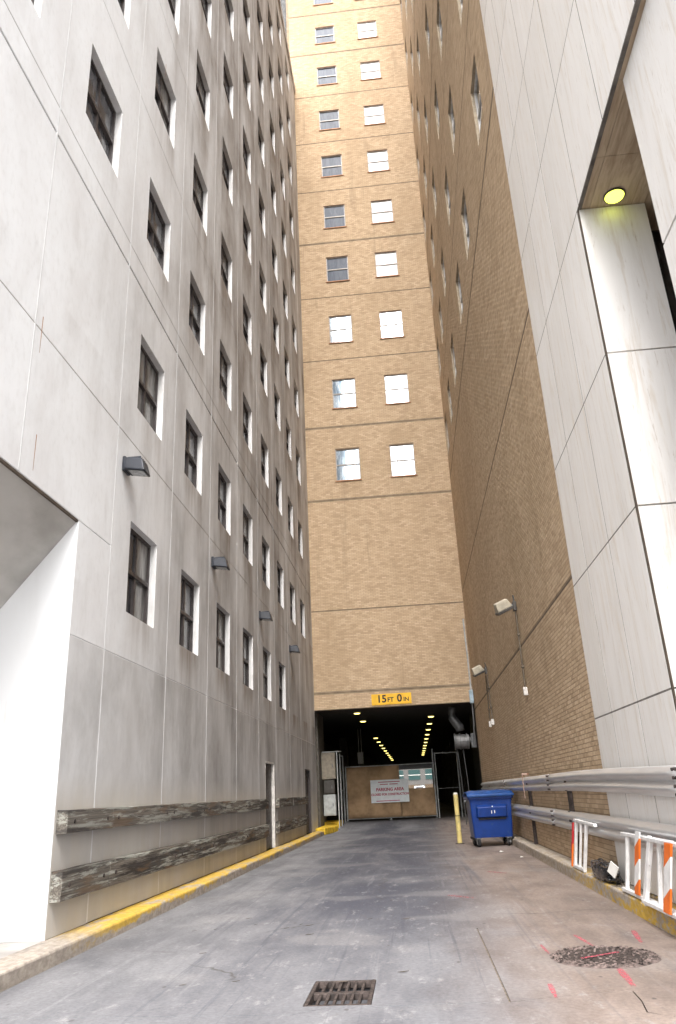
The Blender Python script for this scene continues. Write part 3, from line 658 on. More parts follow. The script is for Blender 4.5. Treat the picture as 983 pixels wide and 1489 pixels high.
# ================================================================== BRICK
def brick_field(u0, u1, v0, v1, holes, joints, P, seed, take=0, near=None):
    """P(u, v, d) -> xyz ; returns a mesh of bricks (and the list of bricks held back as single objects)"""
    r_ = random.Random(seed); ch = 0.0677; L = 0.2035; j = 0.010; out = []; row = 0; v = v0
    while v < v1 - 0.03:
        a, b = v, min(v + ch - j, v1)
        if not any(a < q + .016 and b > q - .016 for q in joints):
            hs_ = [h for h in holes if h[2] < b and h[3] > a]
            cuts = sorted([(h[0], h[1]) for h in hs_]); spans = []; s0 = u0
            for c, d in cuts: spans.append((s0, c)); s0 = d
            spans.append((s0, u1))
            for sa, sb in spans:
                if sb - sa < 0.03: continue
                k0 = math.floor((sa - u0 - (L + j) * .5 * (row % 2)) / (L + j)); x = u0 + (L + j) * .5 * (row % 2) + k0 * (L + j)
                while x < sb:
                    p, q = max(x, sa), min(x + L, sb)
                    if q - p > 0.025: out.append((p, q, a, b))
                    x += L + j
        v += ch; row += 1
    B = np.array(out); held = None
    if take:
        std = np.abs((B[:, 1] - B[:, 0]) - L) < 1e-6
        dist = np.hypot(B[:, 0] - near[0], B[:, 2] - near[1]) + (~std) * 1e6
        idx = np.argsort(dist)[:take]; held = B[idx]; B = np.delete(B, idx, 0)
    n = len(B); rs = np.random.default_rng(seed)
    d = 0.0050 + rs.normal(0, 0.0006, n); tilt = rs.normal(0, 0.0004, (n, 4))
    co = np.zeros((n, 8, 3)); cor = [(0, 2), (1, 2), (1, 3), (0, 3)]
    for k, (a, b) in enumerate(cor):
        co[:, k] = P(B[:, a], B[:, b], d + tilt[:, k]); co[:, k + 4] = P(B[:, a], B[:, b], np.full(n, -0.004))
    F = np.array([(0, 1, 2, 3), (0, 4, 5, 1), (1, 5, 6, 2), (2, 6, 7, 3), (3, 7, 4, 0)])
    idx = (np.arange(n)[:, None, None] * 8 + F[None]).reshape(-1)
    me = bpy.data.meshes.new('bricks'); me.vertices.add(n * 8); me.vertices.foreach_set('co', co.reshape(-1).astype(np.float32))
    me.loops.add(len(idx)); me.loops.foreach_set('vertex_index', idx.astype(np.int32))
    me.polygons.add(n * 5); me.polygons.foreach_set('loop_start', np.arange(0, n * 20, 4, dtype=np.int32))
    me.polygons.foreach_set('use_smooth', np.zeros(n * 5, dtype=bool))
    me.update(calc_edges=True)
    at = me.attributes.new('rnd', 'FLOAT', 'FACE'); at.data.foreach_set('value', np.repeat(rs.random(n), 5).astype(np.float32))
    me.materials.append(MT['brick']); return me, held
def wall_grid(us, vs, holes, P, depth, mats=('mortar',)):
    m = MB(); U = sorted(set(us + [x for h in holes for x in h[:2]])); V = sorted(set(vs + [x for h in holes for x in h[2:]]))
    for i in range(len(U) - 1):
        for k in range(len(V) - 1):
            uc, vc = (U[i] + U[i + 1]) / 2, (V[k] + V[k + 1]) / 2
            if any(h[0] < uc < h[1] and h[2] < vc < h[3] for h in holes): continue
            m.face([P(U[i], V[k], 0), P(U[i + 1], V[k], 0), P(U[i + 1], V[k + 1], 0), P(U[i], V[k + 1], 0)])
    for h in holes:
        q = [(h[0], h[2]), (h[1], h[2]), (h[1], h[3]), (h[0], h[3])]
        for i in range(4):
            j = (i + 1) % 4
            m.face([P(*q[i], 0.004), P(*q[j], 0.004), P(*q[j], -depth), P(*q[i], -depth)], 1 if len(mats) > 1 else 0)
    return m, list(mats)

# ---- far brick tower over the garage mouth
ft = thing('brick_tower', (-0.7, YF, 0), 'tan brick tower end wall with two columns of windows above the garage opening', 'building')
def PF(u, v, d):
    if isinstance(u, np.ndarray): return np.stack([u, YF - d, v], -1)
    return (u, YF - d, v)
zb = [15.26, 19.11, 22.85, 26.60, 30.10, 33.67, 37.13, 40.65, 44.06, 47.45, 50.9]
hh = [1.63, 1.61, 1.60, 1.56, 1.53, 1.50, 1.47, 1.43, 1.40, 1.40, 1.40]
FH = [(-2.60, -1.44, z, z + h) for z, h in zip(zb, hh)] + [(0.0, 1.15, z, z + h) for z, h in zip(zb, hh)]
FJ = [5.50, 9.07, 14.30, 18.10, 21.87, 25.63, 29.12, 32.67, 36.21, 39.78, 43.2, 46.6, 50.0]
FT = 56.0
m, mm = wall_grid([-4.35, XR], [4.81, FT], FH, PF, 0.16, ('mortar', 'terracotta')); m.build('wall', mm, ft)
me, _ = brick_field(-4.2, XR - .012, 4.83, FT, [(a - .003, b + .003, c - .05, d + .003) for a, b, c, d in FH], FJ, PF, 3)
o = link('bricks', me, ft); o['kind'] = 'stuff'
for z in FJ: MB().box(-4.2, XR - .01, YF - .003, YF + .02, z - .014, z + .014).build('soft_joint', 'brick_joint', ft)
for k in range(len(zb)):
    for c, (u0, u1) in enumerate(((-2.60, -1.44), (0.0, 1.15))):
        z, h = zb[k], hh[k]; y = YF + .08; f = .045
        m = MB()
        for a, b, p, q in ((u0, u0 + f, z, z + h), (u1 - f, u1, z, z + h), (u0 + f, u1 - f, z, z + f), (u0 + f, u1 - f, z + h - f, z + h), (u0 + f, u1 - f, z + h * .5 - .03, z + h * .5 + .03)): m.box(a, b, y - .04, y + .03, p, q)
        if k == 0 and c == 1: m.box(u0 + .33, u0 + .37, y - .035, y + .02, z + f, z + h - f)
        w = m.build('window', 'frame_mid', ft)
        mat = ('pane_mirror' if k < 3 else 'pane_slate') if c == 0 else ('pane_bright' if k < 3 else 'pane_blind')
        for p, q in ((z + f, z + h * .5 - .03), (z + h * .5 + .03, z + h - f)):
            po = MB().box(u0 + f, u1 - f, y, y + .01, p, q).build('pane', mat); po.parent = w
        so_ = MB().box(u0 - .06, u1 + .06, YF - .05, YF + .06, z - .055, z - .002).build('sill', 'terracotta'); so_.parent = w
# mass, lintel and garage passage
MB().box(-9.5, 9, YF + .18, YF + 22, 5.3, FT).build('core', 'dark_void', ft)
MB().box(-4.35, XR, YF + .02, YF + .175, 4.80, 5.4).build('lintel', 'mortar', ft)
GE = 132.0
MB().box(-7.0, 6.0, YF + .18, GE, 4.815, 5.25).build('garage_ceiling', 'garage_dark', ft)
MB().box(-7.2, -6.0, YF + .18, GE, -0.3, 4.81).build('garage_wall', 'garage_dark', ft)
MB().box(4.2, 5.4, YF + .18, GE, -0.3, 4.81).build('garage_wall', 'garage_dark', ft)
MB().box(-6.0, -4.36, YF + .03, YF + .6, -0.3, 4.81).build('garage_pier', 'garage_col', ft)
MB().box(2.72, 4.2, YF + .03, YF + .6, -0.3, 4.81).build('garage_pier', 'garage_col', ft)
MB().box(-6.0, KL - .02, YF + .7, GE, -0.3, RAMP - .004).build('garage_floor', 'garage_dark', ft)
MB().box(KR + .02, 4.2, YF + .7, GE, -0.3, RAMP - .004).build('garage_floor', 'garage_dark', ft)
for y in np.arange(50, 128, 8.2):
    for x in (-4.4, 3.0): MB().box(x - .25, x + .25, y, y + .5, -0.002, 4.812).build('column', 'garage_col', ft)
for y in np.arange(36, 128, 8.2): MB().box(-5.99, 4.19, y, y + .35, 4.45, 4.812).build('ceiling_beam', 'garage_dark', ft) if False else None

# ---- right brick building
rb = thing('brick_building', (XR, 22, 0), 'tan brick side building with narrow recessed windows high on its wall', 'building')
def PR(u, v, d):
    if isinstance(u, np.ndarray): return np.stack([XR - d, u, v], -1)
    return (XR - d, u, v)
RT = 54.0; YM = 11.60
RH = [(y, y + 1.12, z, z + 1.75) for y in (13.05, 17.25, 20.5, 24.6, 27.9, 31.0) for z in [15.95 + 4.08 * i for i in range(9)]]
RJ = [4.48, 9.5, 14.95, 19.05, 23.1, 27.2, 31.3, 35.4, 39.5, 43.5, 47.6, 51.7]
m, mm = wall_grid([YM, YF], [0.1, RT], RH, PR, 0.16, ('mortar', 'sill_pale')); m.build('wall', mm, rb)
me, held = brick_field(YM + .004, YF - .012, 0.20, RT, [(a - .003, b + .003, c - .003, d + .003) for a, b, c, d in RH], RJ, PR, 5, take=300, near=(11.6, 2.2))
o = link('bricks', me, rb); o['kind'] = 'stuff'
variants = []
for k in range(10):
    me = MB().box(-.005, .004, 0, .2035, 0, .0577).mesh('brick', 'brick')
    at = me.attributes.new('rnd', 'FLOAT', 'FACE'); at.data.foreach_set('value', [(k + .5) / 10] * 6); variants.append(me)
for q in held:
    o = link('brick', random.choice(variants)); o.parent = rb; o.location = (random.uniform(-.001, .001), q[0] - 22, q[2])
for z in RJ: MB().box(XR - .003, XR + .02, YM, YF - .01, z - .016, z + .016).build('soft_joint', 'brick_joint', rb)
for (y0, y1, z0, z1) in RH:
    f = .05; x = XR + .10; m = MB()
    for a, b, p, q in ((y0, y0 + f, z0, z1), (y1 - f, y1, z0, z1), (y0 + f, y1 - f, z0, z0 + f), (y0 + f, y1 - f, z1 - f, z1), (y0 + f, y1 - f, (z0 + z1) / 2 - .03, (z0 + z1) / 2 + .03)): m.box(x - .03, x + .04, a, b, p, q)
    w = m.build('window', 'frame_light', rb)
    for p, q in ((z0 + f, (z0 + z1) / 2 - .03), ((z0 + z1) / 2 + .03, z1 - f)):
        po = MB().box(x, x + .01, y0 + f, y1 - f, p, q).build('pane', 'pane_half'); po.parent = w
MB().box(XR + .18, 12, YM, YF + 6, 0.0, RT).build('core', 'dark_void', rb)
MB().box(XR - .03, 12.1, YM + .02, YF, RT + .002, RT + .5).build('parapet', 'sealant_grey', rb)

# ================================================================== MARBLE BUILDING
mb = thing('marble_building', (XR, 8, 0), 'white marble panelled building with a deep corner recess and overhanging upper wall', 'building')
XM = 2.675; ZS = 8.45; YC = 8.08; MTOP = 24.7
vz = [0.186, 2.31, 4.30, 6.27, ZS] + [ZS + 2.03 * i for i in range(1, 9)]
vy = [2.6, 4.0, 5.3, 6.65, 7.98, 9.33, 10.58, YM - .004]
gg = .0105
def mpanel(x0, x1, y0, y1, z0, z1, bev=.0): MB().box(x0, x1, y0, y1, z0, z1).build('panel', 'marble', mb, bev=bev, seg=1)
for k in range(len(vz) - 1):
    z0, z1 = vz[k], vz[k + 1]
    for i in range(len(vy) - 1):
        a, b = vy[i], vy[i + 1]
        if z1 <= ZS + .01:
            if b < YC: continue
            if a < YC: continue
        mpanel(XM + random.uniform(-.0004, .0004), XM + .05, a + gg, b - gg, z0 + gg, z1 - gg)
    if z1 <= ZS + .01:
        mpanel(XM + .02, 3.53, YC - .03, YC + .012, z0 + gg, z1 - gg)
        mpanel(XM, XM + .045, YC + .016, vy[5] - gg, z0 + gg, z1 - gg)
# corrected: corner strip between the recess jamb and the first vertical joint is built above; backing follows
MB().box(XM + .052, XM + .10, YC + .014, YM - .006, 0.18, ZS).build('backing', 'sealant_dark', mb)
MB().box(XM + .052, XM + .10, 2.62, YM - .006, ZS + .03, MTOP).build('backing', 'sealant_dark', mb)
MB().box(XM + .10, 12, YC + .002, YM - .006, 0.0, ZS).build('core', 'dark_void', mb) if False else None
MB().box(XM + .11, 3.525, YC + .014, YM - .008, 0.18, ZS).build('core', 'sealant_dark', mb)
MB().box(XM + .11, 12, 2.62, YM - .008, ZS + .06, MTOP).build('core', 'sealant_dark', mb)
MB().box(XM, 12, 2.58, YM - .006, MTOP + .002, MTOP + .4).build('parapet', 'marble', mb)
for y in vy[1:-1]:
    MB().box(XM + .0012, XM + .049, y - gg + .0005, y + gg - .0005, (.19 if y > YC else ZS + .004), MTOP - .01).build('joint_sealant', 'sealant_joint', mb)
for k, z in enumerate(vz[1:-1]):
    MB().box(XM + .0016, XM + .0495, (YC + .02 if z < ZS - .01 else 2.65), YM - .01, z - gg + .0005, z + gg - .0005).build('joint_sealant', 'sealant_joint', mb)
MB().box(XM + .002, XM + .0195, YC - .024, YC + .0155, .19, ZS - .002).build('corner_joint', 'sealant_dark', mb)
# soffit of the recess, in slabs
sx = [XM + .004, 2.83, 3.53, 5.0]; sy = [2.64, 4.6, 6.15, 7.2, 8.62]
for i in range(3):
    for k in range(4): MB().box(sx[i] + .003, sx[i + 1] - .003, sy[k] + .003, sy[k + 1] - .003, ZS + .004, ZS + .055).build('soffit_slab', 'soffit_stone', mb)
# near pier, inner dark glazing, back wall
for k in range(4):
    mpanel(2.77, 2.82, 4.4 + gg, 6.14, vz[k] + gg, vz[k + 1] - gg - .012); mpanel(2.77, 2.82, 2.66, 4.4 - gg, vz[k] + gg, vz[k + 1] - gg - .012)
MB().box(2.825, 5.0, 2.66, 6.12, 0.18, ZS - .01).build('pier_core', 'sealant_dark', mb)
MB().box(3.54, 5.0, 8.64, 8.70, 0.18, ZS).build('glazing', 'pane_dark', mb)
MB().box(3.535, 3.60, 8.58, 8.64, 0.18, ZS - .01).build('glazing_frame', 'bronze', mb)
MB().box(5.0, 5.1, 2.66, 8.7, 0.18, ZS).build('back_wall', 'soffit_stone', mb)
sl_l = thing('soffit_lamp', (3.1, 7.86, ZS), 'lit round yellow green downlight in the brown-shaded soffit', 'ceiling lamp')
MB().cyl((3.1, 7.86, ZS - .002), (3.1, 7.86, ZS - .02), .135, 28).build('rim', 'bronze', sl_l, bev=.004)
m = MB(); n = 24
prof = [(.120, -.021), (.112, -.034), (.09, -.05), (.04, -.058)]
for r0, z0 in prof: m.v += [(3.1 + r0 * math.cos(2 * math.pi * i / n), 7.86 + r0 * math.sin(2 * math.pi * i / n), ZS + z0) for i in range(n)]
for k in range(3):
    for i in range(n): m.f.append((k * n + i, k * n + (i + 1) % n, (k + 1) * n + (i + 1) % n, (k + 1) * n + i)); m.mi.append(0)
m.f.append(tuple(range(3 * n, 4 * n))); m.mi.append(0)
m.build('lens', 'soffit_glow', sl_l, smooth=True)

# ================================================================== GUARDRAILS
def guardrail(z0, y0, y1, label, splices, drop):
    t = thing('guardrail', (2.6, y0, z0), label, 'guardrail')
    prof = [(.075, .0), (.062, .012), (.012, .052), (.0, .07), (.0, .09), (.012, .108), (.066, .145), (.07, .155), (.066, .165), (.012, .202), (.0, .22), (.0, .24), (.012, .258), (.062, .298), (.075, .31)]
    cuts = [y0] + splices + [y1]
    for s in range(len(cuts) - 1):
        a, b = cuts[s], cuts[s + 1] + (.16 if s < len(cuts) - 2 else 0); m = MB(); n = max(3, int((b - a) / .35)); off = -.004 * (s % 2); k = len(prof)
        for i in range(n + 1):
            y = a + (b - a) * i / n; dz = -drop * max(0, (13 - y) / 6) ** 1.5; wv = .006 * mnoise.noise((y * .7, z0, 3))
            m.v += [(2.545 + x + off + wv, y, z0 + z + dz + wv) for x, z in prof]
        for i in range(n):
            for q in range(k - 1): m.f.append((i * k + q, i * k + q + 1, (i + 1) * k + q + 1, (i + 1) * k + q)); m.mi.append(0)
        o = m.build('beam', 'galv', t, smooth=True); sm = o.modifiers.new('thick', 'SOLIDIFY'); sm.thickness = .004
    for y in splices:
        dz = -drop * max(0, (13 - y) / 6) ** 1.5
        for j in range(2):
            for zz in (.035, .115, .195, .275):
                yy = y + .04 + j * .1; MB().cyl((2.575, yy, z0 + zz + dz), (2.535, yy, z0 + zz + dz), .016, 8).build('bolt', 'cast_iron', t)
    return t
ug = guardrail(1.325, 5.6, 31.5, 'upper galvanised corrugated guardrail along the brick and marble wall', [8.0, 15.6, 23.2], .085)
lg = guardrail(0.695, 8.0, 31.5, 'lower galvanised corrugated guardrail behind the barricades and blue bin', [15.6, 23.2], .0)
# bent rusty end of the lower beam
m = MB(); pts = [(2.56, 8.0, .85), (2.57, 7.75, .86), (2.60, 7.55, .88)]
for i, p in enumerate(pts): m.v += [(p[0], p[1], p[2] - .13 + .02 * i), (p[0] - .02, p[1], p[2]), (p[0], p[1], p[2] + .13 - .02 * i)]
for i in range(2):
    for q in range(2): m.f.append((i * 3 + q, i * 3 + q + 1, i * 3 + q + 4, i * 3 + q + 3)); m.mi.append(0)
chip('rusty_end', (0.42, 0.30, 0.24), (0.20, 0.09, 0.05), 0.7, 10, 0.5)
o = m.build('end_piece', 'rusty_end', lg); o.modifiers.new('thick', 'SOLIDIFY').thickness = .008
for y, lab in ((14.15, 'dark steel guardrail post behind the narrow red striped barricade'), (19.0, 'dark steel guardrail post under the rusty strap'), (23.8, 'dark steel guardrail post behind the blue bin'), (28.6, 'dark steel guardrail post next to the garage mouth')):
    t = tag(MB().box(2.625, 2.69, y, y + .14, .182, 1.60).box(2.60, 2.625, y - .02, y + .16, .70, 1.0).box(2.60, 2.625, y - .02, y + .16, 1.33, 1.6).build('guardrail_post', 'cast_iron', bev=.004), lab, 'post', 'guardrail posts on the right kerb')
tag(MB().bar((2.535, 19.15, 1.70), (2.525, 19.02, 1.16), .05, .012, (1, 0, 0)).bar((2.535, 19.15, 1.70), (2.69, 19.15, 1.70), .05, .012, (0, 1, 0)).build('metal_strap', 'rusty_end'), 'rusty metal strap hooked over the upper guardrail above the blue bin', 'strap')

# ================================================================== FLOODLIGHTS AND CONDUITS
def floodlight(y, z, label, s=1.0):
    t = thing('floodlight', (XR, y, z), label, 'floodlight', 'floodlights on the brick wall')
    MB().box(XR - .09, XR - .011, y - .07, y + .07, z - .12, z + .10).build('junction_box', 'flood_dark', t, bev=.01)
    MB().tube([(XR - .05, y, z + .1), (XR - .05, y, z + .22), (XR - .06, y, z + .26)], .022).build('photocell', 'flood_dark', t)
    MB().tube([(XR - .08, y, z), (XR - .13, y + .01, z + .03), (XR - .18, y + .02, z + .02)], .035).build('knuckle', 'steel_grey', t)
    c = Vector((XR - .33, y + .08, z + .05)); rot = Matrix.Rotation(R(-24), 4, 'Y') @ Matrix.Rotation(R(14), 4, 'X')
    def pt(x, yy, zz): return c + (rot @ Vector((x, yy, zz)))
    w, d, h = .24 * s, .20 * s, .13 * s
    vs = [pt(-w, -d, -h), pt(w, -d, -h), pt(w, d, -h), pt(-w, d, -h), pt(-w * .8, -d * .8, h), pt(w * .8, -d * .8, h), pt(w * .8, d * .8, h), pt(-w * .8, d * .8, h)]
    hb = MB().poly(vs, [(3, 2, 1, 0), (4, 5, 6, 7), (0, 1, 5, 4), (1, 2, 6, 5), (2, 3, 7, 6), (3, 0, 4, 7)]).build('housing', 'flood_cream', t, bev=.02)
    vs = [pt(a * w * 1.08, b * d * 1.1, zz) for zz in (-h - .06, -h - .002) for a, b in ((-1, -1), (1, -1), (1, 1), (-1, 1))]
    MB().poly(vs, [(3, 2, 1, 0), (4, 5, 6, 7), (0, 1, 5, 4), (1, 2, 6, 5), (2, 3, 7, 6), (3, 0, 4, 7)]).build('door_frame', 'flood_dark', t, bev=.008)
    MB().poly([pt(a * w * .95, b * d * .95, -h - .063) for a, b in ((-1, -1), (1, -1), (1, 1), (-1, 1))], [(0, 1, 2, 3)]).build('lens', 'lens_grey', t)
floodlight(17.65, 5.42, 'larger looking cream floodlight over the single long conduit on brick wall'.replace('larger looking ', ''), 0.8)
floodlight(25.75, 5.12, 'cream floodlight on brick wall next to the garage mouth, above twin conduits', 0.8)
def conduit(pts, r, label, mat='conduit', end=True):
    t = thing('conduit', pts[0], label, 'conduit'); MB().tube(pts, r, 8).build('pipe', mat, t)
    if end: p = pts[-1]; MB().box(p[0] - .05, p[0] + .04, p[1] - .05, p[1] + .05, p[2] - .09, p[2] + .09).build('outlet_box', 'frame_light', t, bev=.008)
    m = MB()
    for k in (0.3, 0.7):
        a, b = Vector(pts[0]), Vector(pts[-1]); p = a.lerp(b, k); m.box(p.x - r - .004, p.x + .04, p.y - .05, p.y + .05, p.z - .02, p.z + .02)
    m.build('clip', mat, t)
conduit([(XR - .04, 17.66, 5.3), (XR - .04, 17.67, 4.4), (XR - .04, 17.70, 3.45)], .022, 'long thin conduit running down brick wall under the nearer cream floodlight'.replace('nearer ', 'lone '))
conduit([(XR - .04, 25.6, 5.0), (XR - .04, 25.6, 4.2), (XR - .04, 25.5, 3.42)], .02, 'thin conduit ending in a pale box, below the floodlight at the garage mouth')
conduit([(XR - .04, 26.1, 5.0), (XR - .04, 26.25, 4.2), (XR - .04, 26.35, 3.42)], .02, 'second of the twin conduits below the floodlight at the garage mouth')
jc = thing('junction_box', (2.6, YF - .05, 4.75), 'pale blue junction box on a conduit in the brick corner above garage opening', 'junction box')
MB().box(2.53, 2.685, YF - .18, YF - .012, 4.74, 5.28).build('box', 'box_blue', jc, bev=.012)
MB().tube([(2.62, YF - .06, 5.28), (2.62, YF - .06, 6.8), (2.60, YF - .06, 8.3)], .035).build('upper_pipe', 'pale_conduit', jc)
MB().tube([(2.61, YF - .06, 4.74), (2.60, YF - .05, 4.0), (2.55, YF + .0, 3.2)], .03).build('lower_pipe', 'steel_grey', jc)

# ================================================================== SIGNS
sg = thing('height_sign', (-0.72, YF, 4.88), 'yellow clearance sign reading 15 FT 0 IN above the garage opening', 'sign')
MB().box(-1.56, 0.12, YF - .04, YF - .012, 4.885, 5.335).build('plate', 'sign_yellow', sg, bev=.004)
def put_text(s, size, x, z, y, mat, parent, w=.0, name='lettering', sxx=1.0):
    me = text_mesh(s, size, mat, .002, w); me.transform(Matrix.Translation((x, y, z)) @ Matrix.Rotation(R(90), 4, 'X') @ Matrix.Diagonal((sxx, 1, 1, 1)))
    return link(name, me, parent)
put_text('15', .42, -1.13, 5.115, YF - .044, 'ink_black', sg, .012)
put_text('FT', .25, -0.76, 5.075, YF - .044, 'ink_black', sg, .007)
put_text('0', .42, -0.38, 5.115, YF - .044, 'ink_black', sg, .012)
put_text('IN', .23, -0.10, 5.065, YF - .044, 'ink_black', sg, .006)

# ================================================================== GARAGE MOUTH: FENCE, NOTICE, LAMPS
YS = 37.0
FZ = RAMP
fe = thing('construction_fence', (-1.2, YS, FZ), 'chain link construction fence covered with brown privacy screen in the garage', 'fence')
for x, h in ((-3.19, 2.66), (-1.2, 2.62), (0.90, 3.24)):
    MB().cyl((x, YS, FZ + .002), (x, YS, h), .03, 10).build('post', 'pale_conduit', fe)
    MB().box(x - .07, x + .07, YS - .3, YS + .3, FZ + .001, FZ + .045).build('foot', 'steel_grey', fe)
MB().cyl((-3.19, YS, 2.62), (0.90, YS, 2.62), .022, 8).build('top_rail', 'pale_conduit', fe)
MB().cyl((-3.19, YS, FZ + .11), (0.90, YS, FZ + .11), .02, 8).build('bottom_rail', 'pale_conduit', fe)
def screen(x0, x1, zlo, zhi):
    m = MB(); nx, nz = 22, 10
    for k in range(nz + 1):
        for i in range(nx + 1):
            x = x0 + (x1 - x0) * i / nx; z = zlo + (zhi - zlo) * k / nz
            m.v.append((x, YS - .045 + .03 * mnoise.noise((x * 1.3, z * 1.1, 2)), z))
    for k in range(nz):
        for i in range(nx): a = k * (nx + 1) + i; m.f.append((a, a + 1, a + nx + 2, a + nx + 1)); m.mi.append(0)
    o = m.build('privacy_screen', 'screen_brown', fe, smooth=True); o.modifiers.new('thick', 'SOLIDIFY').thickness = .006
screen(-3.16, -0.70, 0.37, 2.60); screen(-0.69, 0.87, 0.37, 1.56)
m = MB(); st = .09; z0, z1, x0, x1 = 1.56, 2.61, -.70, .88
def clip(xa, za, xb, zb_):
    if xa > xb: xa, za, xb, zb_ = xb, zb_, xa, za
    if xb < x0 or xa > x1: return None
    if xa < x0: za += (zb_ - za) * (x0 - xa) / (xb - xa); xa = x0
    if xb > x1: zb_ = za + (zb_ - za) * (x1 - xa) / (xb - xa); xb = x1
    return xa, za, xb, zb_
for k in range(-20, 40):
    for sgn in (1, -1):
        c = clip(x0 + k * st, z0, x0 + k * st + sgn * (z1 - z0) * .9, z1)
        if c and c[2] - c[0] > .02: m.bar((c[0], YS - .01 * sgn, c[1]), (c[2], YS - .01 * sgn, c[3]), .006, .006)
o = m.build('chain_link', 'steel_grey', fe); o['kind'] = 'stuff'
ns = thing('notice_sign', (-1.19, YS - .1, 1.0), 'white notice with red lettering about parking area closed, tied to brown screen', 'sign')
MB().box(-2.06, -.31, YS - .115, YS - .10, 1.0, 1.99).build('board', 'sign_white', ns)
put_text('PARKING AREA', .185, -1.17, 1.56, YS - .119, 'ink_red', ns, .006)
put_text('CLOSED FOR CONSTRUCTION', .13, -1.18, 1.35, YS - .119, 'ink_red', ns, .005, sxx=.95)
for z, a, b in ((1.89, -1.7, -.7), (1.79, -1.62, -1.25), (1.79, -1.18, -.8), (1.075, -1.83, -.75)): MB().box(a, b, YS - .119, YS - .115, z - .016, z + .016).build('small_print', 'ink_red', ns)
# side fence frames
lf2 = thing('fence_panel', (-3.3, 36, 0), 'bare steel fence frame standing edge on beside the cabinets', 'fence')
for a in ((-3.28, 35.2), (-3.30, 36.9)): MB().cyl((*a, .12), (a[0], a[1], 3.15), .03, 8).build('post', 'pale_conduit', lf2)
MB().cyl((-3.28, 35.2, 3.1), (-3.30, 36.9, 3.1), .022, 8).build('top_rail', 'pale_conduit', lf2); MB().cyl((-3.28, 35.2, 1.6), (-3.30, 36.9, 1.6), .018, 8).build('middle_rail', 'pale_conduit', lf2)
gt = thing('gate_frame', (1.5, 36.8, FZ), 'open pipe gate frame between the brown screen fence and the garage pier', 'gate')
for x in (1.0, 2.02): MB().cyl((x, 36.8, FZ), (x, 36.8, 3.06), .027, 8).build('post', 'pale_conduit', gt)
MB().cyl((1.0, 36.8, 3.04), (2.02, 36.8, 3.04), .023, 8).build('top_rail', 'pale_conduit', gt); MB().cyl((1.0, 36.8, 1.5), (2.02, 36.8, 1.5), .016, 8).build('middle_rail', 'steel_grey', gt)
def clamp(o): return o
# ceiling lamps
def ceiling_lamp(x, y, label, group):
    t = thing('ceiling_lamp', (x, y, 4.81), label, 'ceiling lamp', group)
    MB().cyl((x, y, 4.812), (x, y, 4.74), .17, 16).build('housing', 'garage_col', t)
    MB().cyl((x, y, 4.739), (x, y, 4.71), .14, 16, .11).build('lens', 'lamp_glow', t)
for y in [33.8, 37.9] + [50.4 + 4.13 * i for i in range(10)]:
    ceiling_lamp(-2.3, y, 'round yellow ceiling lamp in the garage row nearer the cabinets', 'garage lamps on the cabinet side')
for y in [37.3 + 4.1 * i for i in range(11)]:
    ceiling_lamp(1.0, y, 'round yellow ceiling lamp in the garage row nearer the grey drum', 'garage lamps on the drum side')
# cabinets left
def cabinet(x0, x1, y, z0, z1, mat, label, legs=False):
    t = thing('wall_cabinet', ((x0 + x1) / 2, y, z0), label, 'cabinet')
    MB().box(x0, x1, y, y + .4, z0, z1).build('body', mat, t, bev=.012)
    MB().box(x0 + .05, x1 - .05, y - .02, y - .001, z0 + .06, z1 - .06).build('door', mat, t, bev=.006)
    MB().box(x1 - .12, x1 - .09, y - .05, y - .021, (z0 + z1) / 2 - .06, (z0 + z1) / 2 + .06).build('handle', 'steel_grey', t)
cabinet(-3.97, -3.38, 34.0, 2.08, 3.16, 'cabinet_beige', 'beige metal wall cabinet at left inside the garage mouth')
cabinet(-3.93, -3.42, 34.0, .62, 1.46, 'cabinet_white', 'white box cabinet low on the left below the beige cabinet')
cabinet(-3.90, -3.45, 34.02, 1.5, 2.03, 'flood_dark', 'dark panel box between the beige and white cabinets')
tag(MB().cyl((-3.3, 34.1, .1), (-3.3, 34.1, 3.18), .025, 8).cyl((-3.95, 34.1, 3.2), (-3.1, 34.1, 3.2), .02, 8).build('pipe_frame', 'pale_conduit'), 'thin grey pipe running beside and over the garage cabinets', 'pipe')
MB().box(-4.35, -3.99, 33.2, 35.4, 0, 4.81).build('cabinet_column', 'garage_col', ft)
tag(MB().box(-3.02, -2.7, 43.0, 43.05, 2.95, 3.55).box(-2.95, -2.92, 43.01, 43.04, 3.55, 4.81).box(-2.8, -2.77, 43.01, 43.04, 3.55, 4.81).build('hanging_panel', 'paper'), 'small white hanging panel standing in for a bright spot in the dark garage above the brown screen', 'sign')  # pale panel and hangers, added to give a small bright spot
# grey drum and bent duct at the right of the mouth
du = thing('ventilation_drum', (2.2, 33.6, 3.0), 'grey motor drum with bent duct hanging in the garage mouth by brick corner', 'machine')
MB().tube([(1.85, 33.7, 4.75), (1.80, 33.7, 4.55), (1.82, 33.65, 4.3), (1.95, 33.6, 4.08), (2.08, 33.6, 3.9), (2.1, 33.6, 3.75)], [.16, .17, .18, .2, .2, .19], 14).build('duct', 'steel_grey', du, smooth=True)
m = MB(); m.cyl((1.86, 33.6, 3.32), (2.42, 33.6, 3.30), .30, 20); m.build('drum', 'hub_grey', du, bev=.02)
for x in (1.80, 2.02, 2.30): MB().cyl((x, 33.6, 3.32), (x + .05, 33.6, 3.32), .34, 20).build('flange', 'steel_grey', du)
MB().cyl((2.42, 33.6, 3.35), (2.66, 33.55, 3.38), .13, 12).build('motor', 'hub_grey', du)
MB().box(2.50, 2.70, 33.4, 33.8, 3.05, 3.62).build('bracket', 'steel_grey', du)
